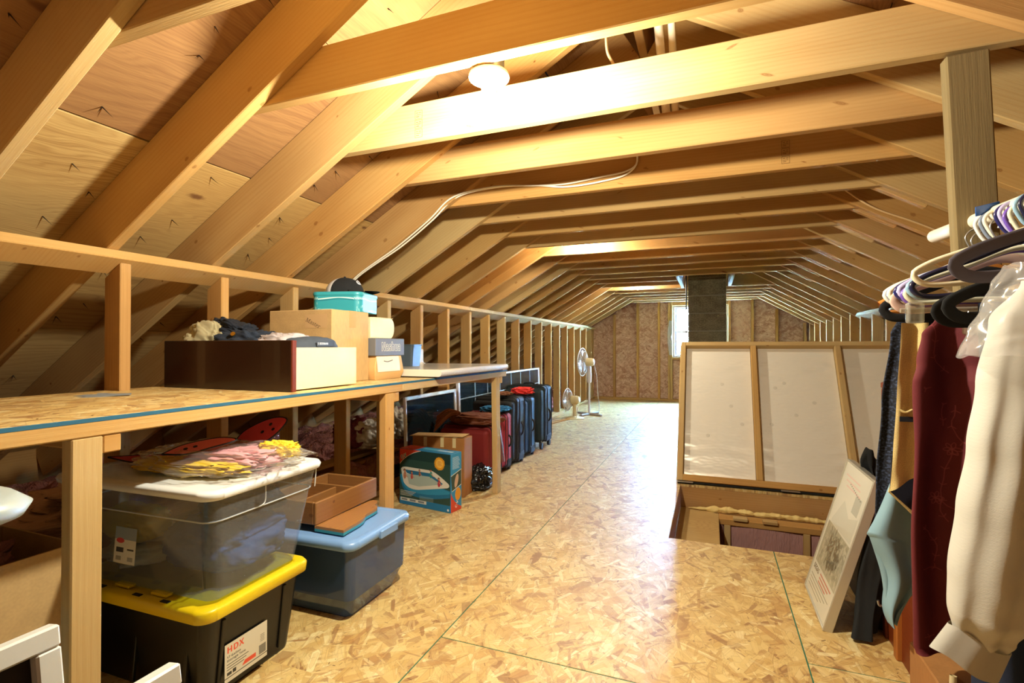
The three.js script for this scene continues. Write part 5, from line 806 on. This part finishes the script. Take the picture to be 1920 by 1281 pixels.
{ // white blouse with a gathered sleeve
  const white = fabric({ color: col('#c3c0b5'), roughness: 0.75 }), t = thing('white_blouse', 'white blouse with full gathered sleeve, nearest on the rail', 'blouse', [0, 0, -1.0]);
  // rows of the sleeve: y, left, right, depth
  const rows = [[1.06, 0.44, 0.50, 0.02], [1.0, 0.403, 0.48, 0.04], [0.90, 0.387, 0.476, 0.048], [0.80, 0.374, 0.468, 0.052], [0.70, 0.361, 0.460, 0.055], [0.60, 0.350, 0.450, 0.052], [0.55, 0.347, 0.440, 0.045], [0.515, 0.352, 0.424, 0.03], [0.495, 0.354, 0.414, 0.022]];
  part('sleeve', drape(rows.map((r) => r), 0, { folds: 4, amp: 0.0055, seed: 21, nu: 96, nv: 90 }), white, t);
  part('cuff', moved(sheet((u, v) => { const a = u * 6.283; return [0.040 * Math.cos(a) * (1 + 0.12 * v), -0.048 * v + 0.003 * Math.sin(a * 3 + 1), (0.026 + 0.002 * Math.sin(a * 5)) * Math.sin(a)]; }, 40, 8, true), [0.383, 0.512, 0.004], [0, 0, -0.42]), white, t);
  part('bodice', drape([[1.075, 0.50, 0.68, 0.02], [1.03, 0.46, 0.76, 0.045], [0.85, 0.445, 0.78, 0.055], [0.6, 0.445, 0.79, 0.06], [0.42, 0.45, 0.80, 0.06]], 0.028, { folds: 5, amp: 0.010, seed: 24 }), white, t);
  single('garment_bag', sheet((u, v) => { const a = u * 6.283, w = 0.05 + 0.06 * v, y = 1.085 - 0.14 * v; return [0.465 + w * Math.cos(a) + 0.006 * N(u * 16, v * 5), y + 0.008 * N(u * 14, v * 3, 3), -0.985 + (0.05 + 0.02 * v) * Math.sin(a) + 0.007 * N(u * 18, v * 6, 5)]; }, 96, 40, true), Ph({ color: col('#ffffff'), transmission: 0.85, roughness: 0.12, thickness: 0, side: THREE.DoubleSide }), 'crinkled clear plastic cover on the shoulder of the white blouse', 'garment bag');
  single('black_bow', heap(0.05, 0.05, 0.04, 95, 0.2, 3), fabric({ color: col('#17181a') }), 'black ribbon bow on the front of the white blouse', 'bow', [0.468, 0.875, -0.90]);
}
{ // cabinet and oddments below the rail
  const t = thing('wooden_cabinet', 'brown wooden cabinet standing on the floor behind the clothes', 'cabinet', [0.53, 0, -2.04]), w = S({ map: pineC, color: col('#8a4a22'), roughness: 0.45 }), w2 = S({ map: pineB, color: col('#c08a52'), roughness: 0.5 });
  beamY('corner_post', t, w, 0, 0.03, 0, 0.82, 0, 0.03); beamY('corner_post', t, w2, -0.006, 0.03, 0, 0.82, 0.13, 0.16); part('side_panel', cbox(0.32, 0.82, 0.012, 0.001, 1), w, t, [0.014, 0.41, 0.16], [0, Math.PI / 2, 0]); part('top_panel', cbox(0.42, 0.02, 0.34, 0.003), w, t, [0.21, 0.83, 0.165]); part('rear_panel', cbox(0.39, 0.80, 0.01, 0.001), w, t, [0.225, 0.41, 0.008]); part('front_panel', cbox(0.39, 0.80, 0.014, 0.001), w, t, [0.225, 0.41, 0.32]);
  part('bolt', tube([[-0.004, 0.13, 0.08], [-0.03, 0.13, 0.085], [-0.034, 0.145, 0.085]], 0.004, 12, 6), steel, t);
  single('cardboard_box', cbox(0.34, 0.24, 0.30, 0.003, 1), S({ map: cardA, color: col('#c9a884'), roughness: 0.9 }), 'carton on the floor under the burgundy dress', 'box', [0.62, 0.12, -1.37]);
  single('cream_strap', tube([[0.43, 0.33, -1.22], [0.424, 0.26, -1.21], [0.425, 0.18, -1.20], [0.418, 0.08, -1.2]], 0.006, 24, 6), fabric({ color: col('#d8c89c') }), 'cream strap dangling below the burgundy dress', 'strap');
  // dark case with black trousers over it, and the framed poster leaning on it
  single('dark_case', rbox(0.16, 0.42, 0.36, 0.015), S({ color: col('#160e0a'), roughness: 0.7 }), 'dark upright case behind the framed poster', 'case', [0.588, 0.21, -2.235]);
  const tr = thing('black_trousers', 'black trousers slung over the case behind the framed poster', 'trousers', [0, 0, 0]), bl = fabric({ color: col('#15181a'), roughness: 0.9 });
  part('waist', sheet((u, v) => { const x = 0.515 + 0.10 * u, ridge = Math.exp(-(((v - 0.45) / 0.3) ** 2)); return [x + 0.02 * N(u * 4, v * 5), 0.425 + 0.175 * ridge * (1 - 0.75 * u) + 0.012 * N(u * 7, v * 9, 2), -2.06 - 0.24 * v + 0.012 * N(u * 6, v * 8, 5)]; }, 24, 36), bl, tr);
  part('leg', sheet((u, v) => { const a = u * 6.283, w = 0.030 + 0.003 * Math.sin(v * 6), cx = lerp(0.525, 0.452, v), cy = lerp(0.43, 0.012, v), cz = lerp(-2.03, -1.965, v) + 0.010 * Math.sin(v * 7); return [cx + w * Math.cos(a) + 0.006 * N(u * 5, v * 4, 4), cy, cz + 0.014 * Math.sin(a) + 0.006 * N(u * 8, v * 3) + 0.004 * Math.sin(a * 3)]; }, 48, 70, true), bl, tr);
  part('leg', sheet((u, v) => { const a = u * 6.283, w = 0.034 + 0.008 * Math.sin(v * 9 + 2), cx = lerp(0.53, 0.485, v), cy = lerp(0.43, 0.012, v), cz = lerp(-2.035, -2.02, v); return [cx + w * Math.cos(a), cy, cz + 0.014 * Math.sin(a) + 0.010 * N(u * 7, v * 12, 8)]; }, 40, 50, true), bl, tr);
  const fw = 0.36, fh = 0.54, f = thing('framed_poster', 'silver framed grey poster leaning against the case', 'poster', [0.346, 0.002, -2.165]); f.rotation.z = -deg(16.2); 
  const silver = S({ color: col('#c9c6b8'), roughness: 0.35, metalness: 0.6 });
  beamY('frame_stile', f, silver, 0, 0.03, 0, fh, fw / 2 - 0.008, fw / 2); beamY('frame_stile', f, silver, 0, 0.03, 0, fh, -fw / 2, -fw / 2 + 0.008); beamZ('frame_rail', f, silver, 0, 0.03, 0, 0.008, -fw / 2 + 0.008, fw / 2 - 0.008); beamZ('frame_rail', f, silver, 0, 0.03, fh - 0.008, fh, -fw / 2 + 0.008, fw / 2 - 0.008);
  const print = canvasTex(512, 768, (c, w, h) => { c.fillStyle = '#d3d1c2'; c.fillRect(0, 0, w, h); const R = rng(12); c.fillStyle = '#c4c4b6'; c.beginPath(); c.moveTo(60, 330); c.lineTo(180, 190); c.lineTo(330, 250); c.lineTo(470, 210); c.lineTo(470, 340); c.lineTo(60, 350); c.fill(); c.fillStyle = '#aeb0a4'; c.fillRect(330, 120, 110, 90); c.fillStyle = '#d9b9ae'; for (let i = 0; i < 3; i++) c.fillRect(60 + i * 30, 60 + i * 26, 280, 8); c.fillStyle = '#8c8b80'; for (let i = 0; i < 9; i++) c.fillRect(180 + i * 28, 92 + i * 4, 18, 7);
    c.fillStyle = '#a7a58f'; c.fillRect(24, 352, w - 48, 246); for (let i = 0; i < 260; i++) { const x = 40 + R() * (w - 80), y = 366 + R() * 215, d = Math.hypot(x - 270, (y - 460) * 1.3); c.globalAlpha = 0.35; c.fillStyle = d < 130 ? '#4d4b40' : R() < 0.5 ? '#c6c3ae' : '#838170'; c.beginPath(); c.ellipse(x, y, 6 + R() * 26, 4 + R() * 12, R() * 3, 0, 7); c.fill(); } c.globalAlpha = 1; c.fillStyle = '#3b392f'; c.font = 'bold 40px sans-serif'; c.fillText('DEGAS', 30, 640); c.fillStyle = '#b9766a'; for (let i = 0; i < 3; i++) c.fillRect(190, 616 + i * 20, 250 - i * 40, 9); c.fillStyle = '#77766a'; for (let i = 0; i < 4; i++) c.fillRect(30, 672 + i * 20, 420 - i * 50, 4); });
  part('print', new THREE.PlaneGeometry(fw - 0.016, fh - 0.016), Ph({ map: print, roughness: 0.25, clearcoat: 0.5 }), f, [0.004, fh / 2, 0], [0, -Math.PI / 2, 0]); part('backing', cbox(fw - 0.016, fh - 0.016, 0.006, 0.001), S({ color: col('#4a4034') }), f, [0.02, fh / 2, 0], [0, Math.PI / 2, 0]);
}
renderer.render(scene, camera);
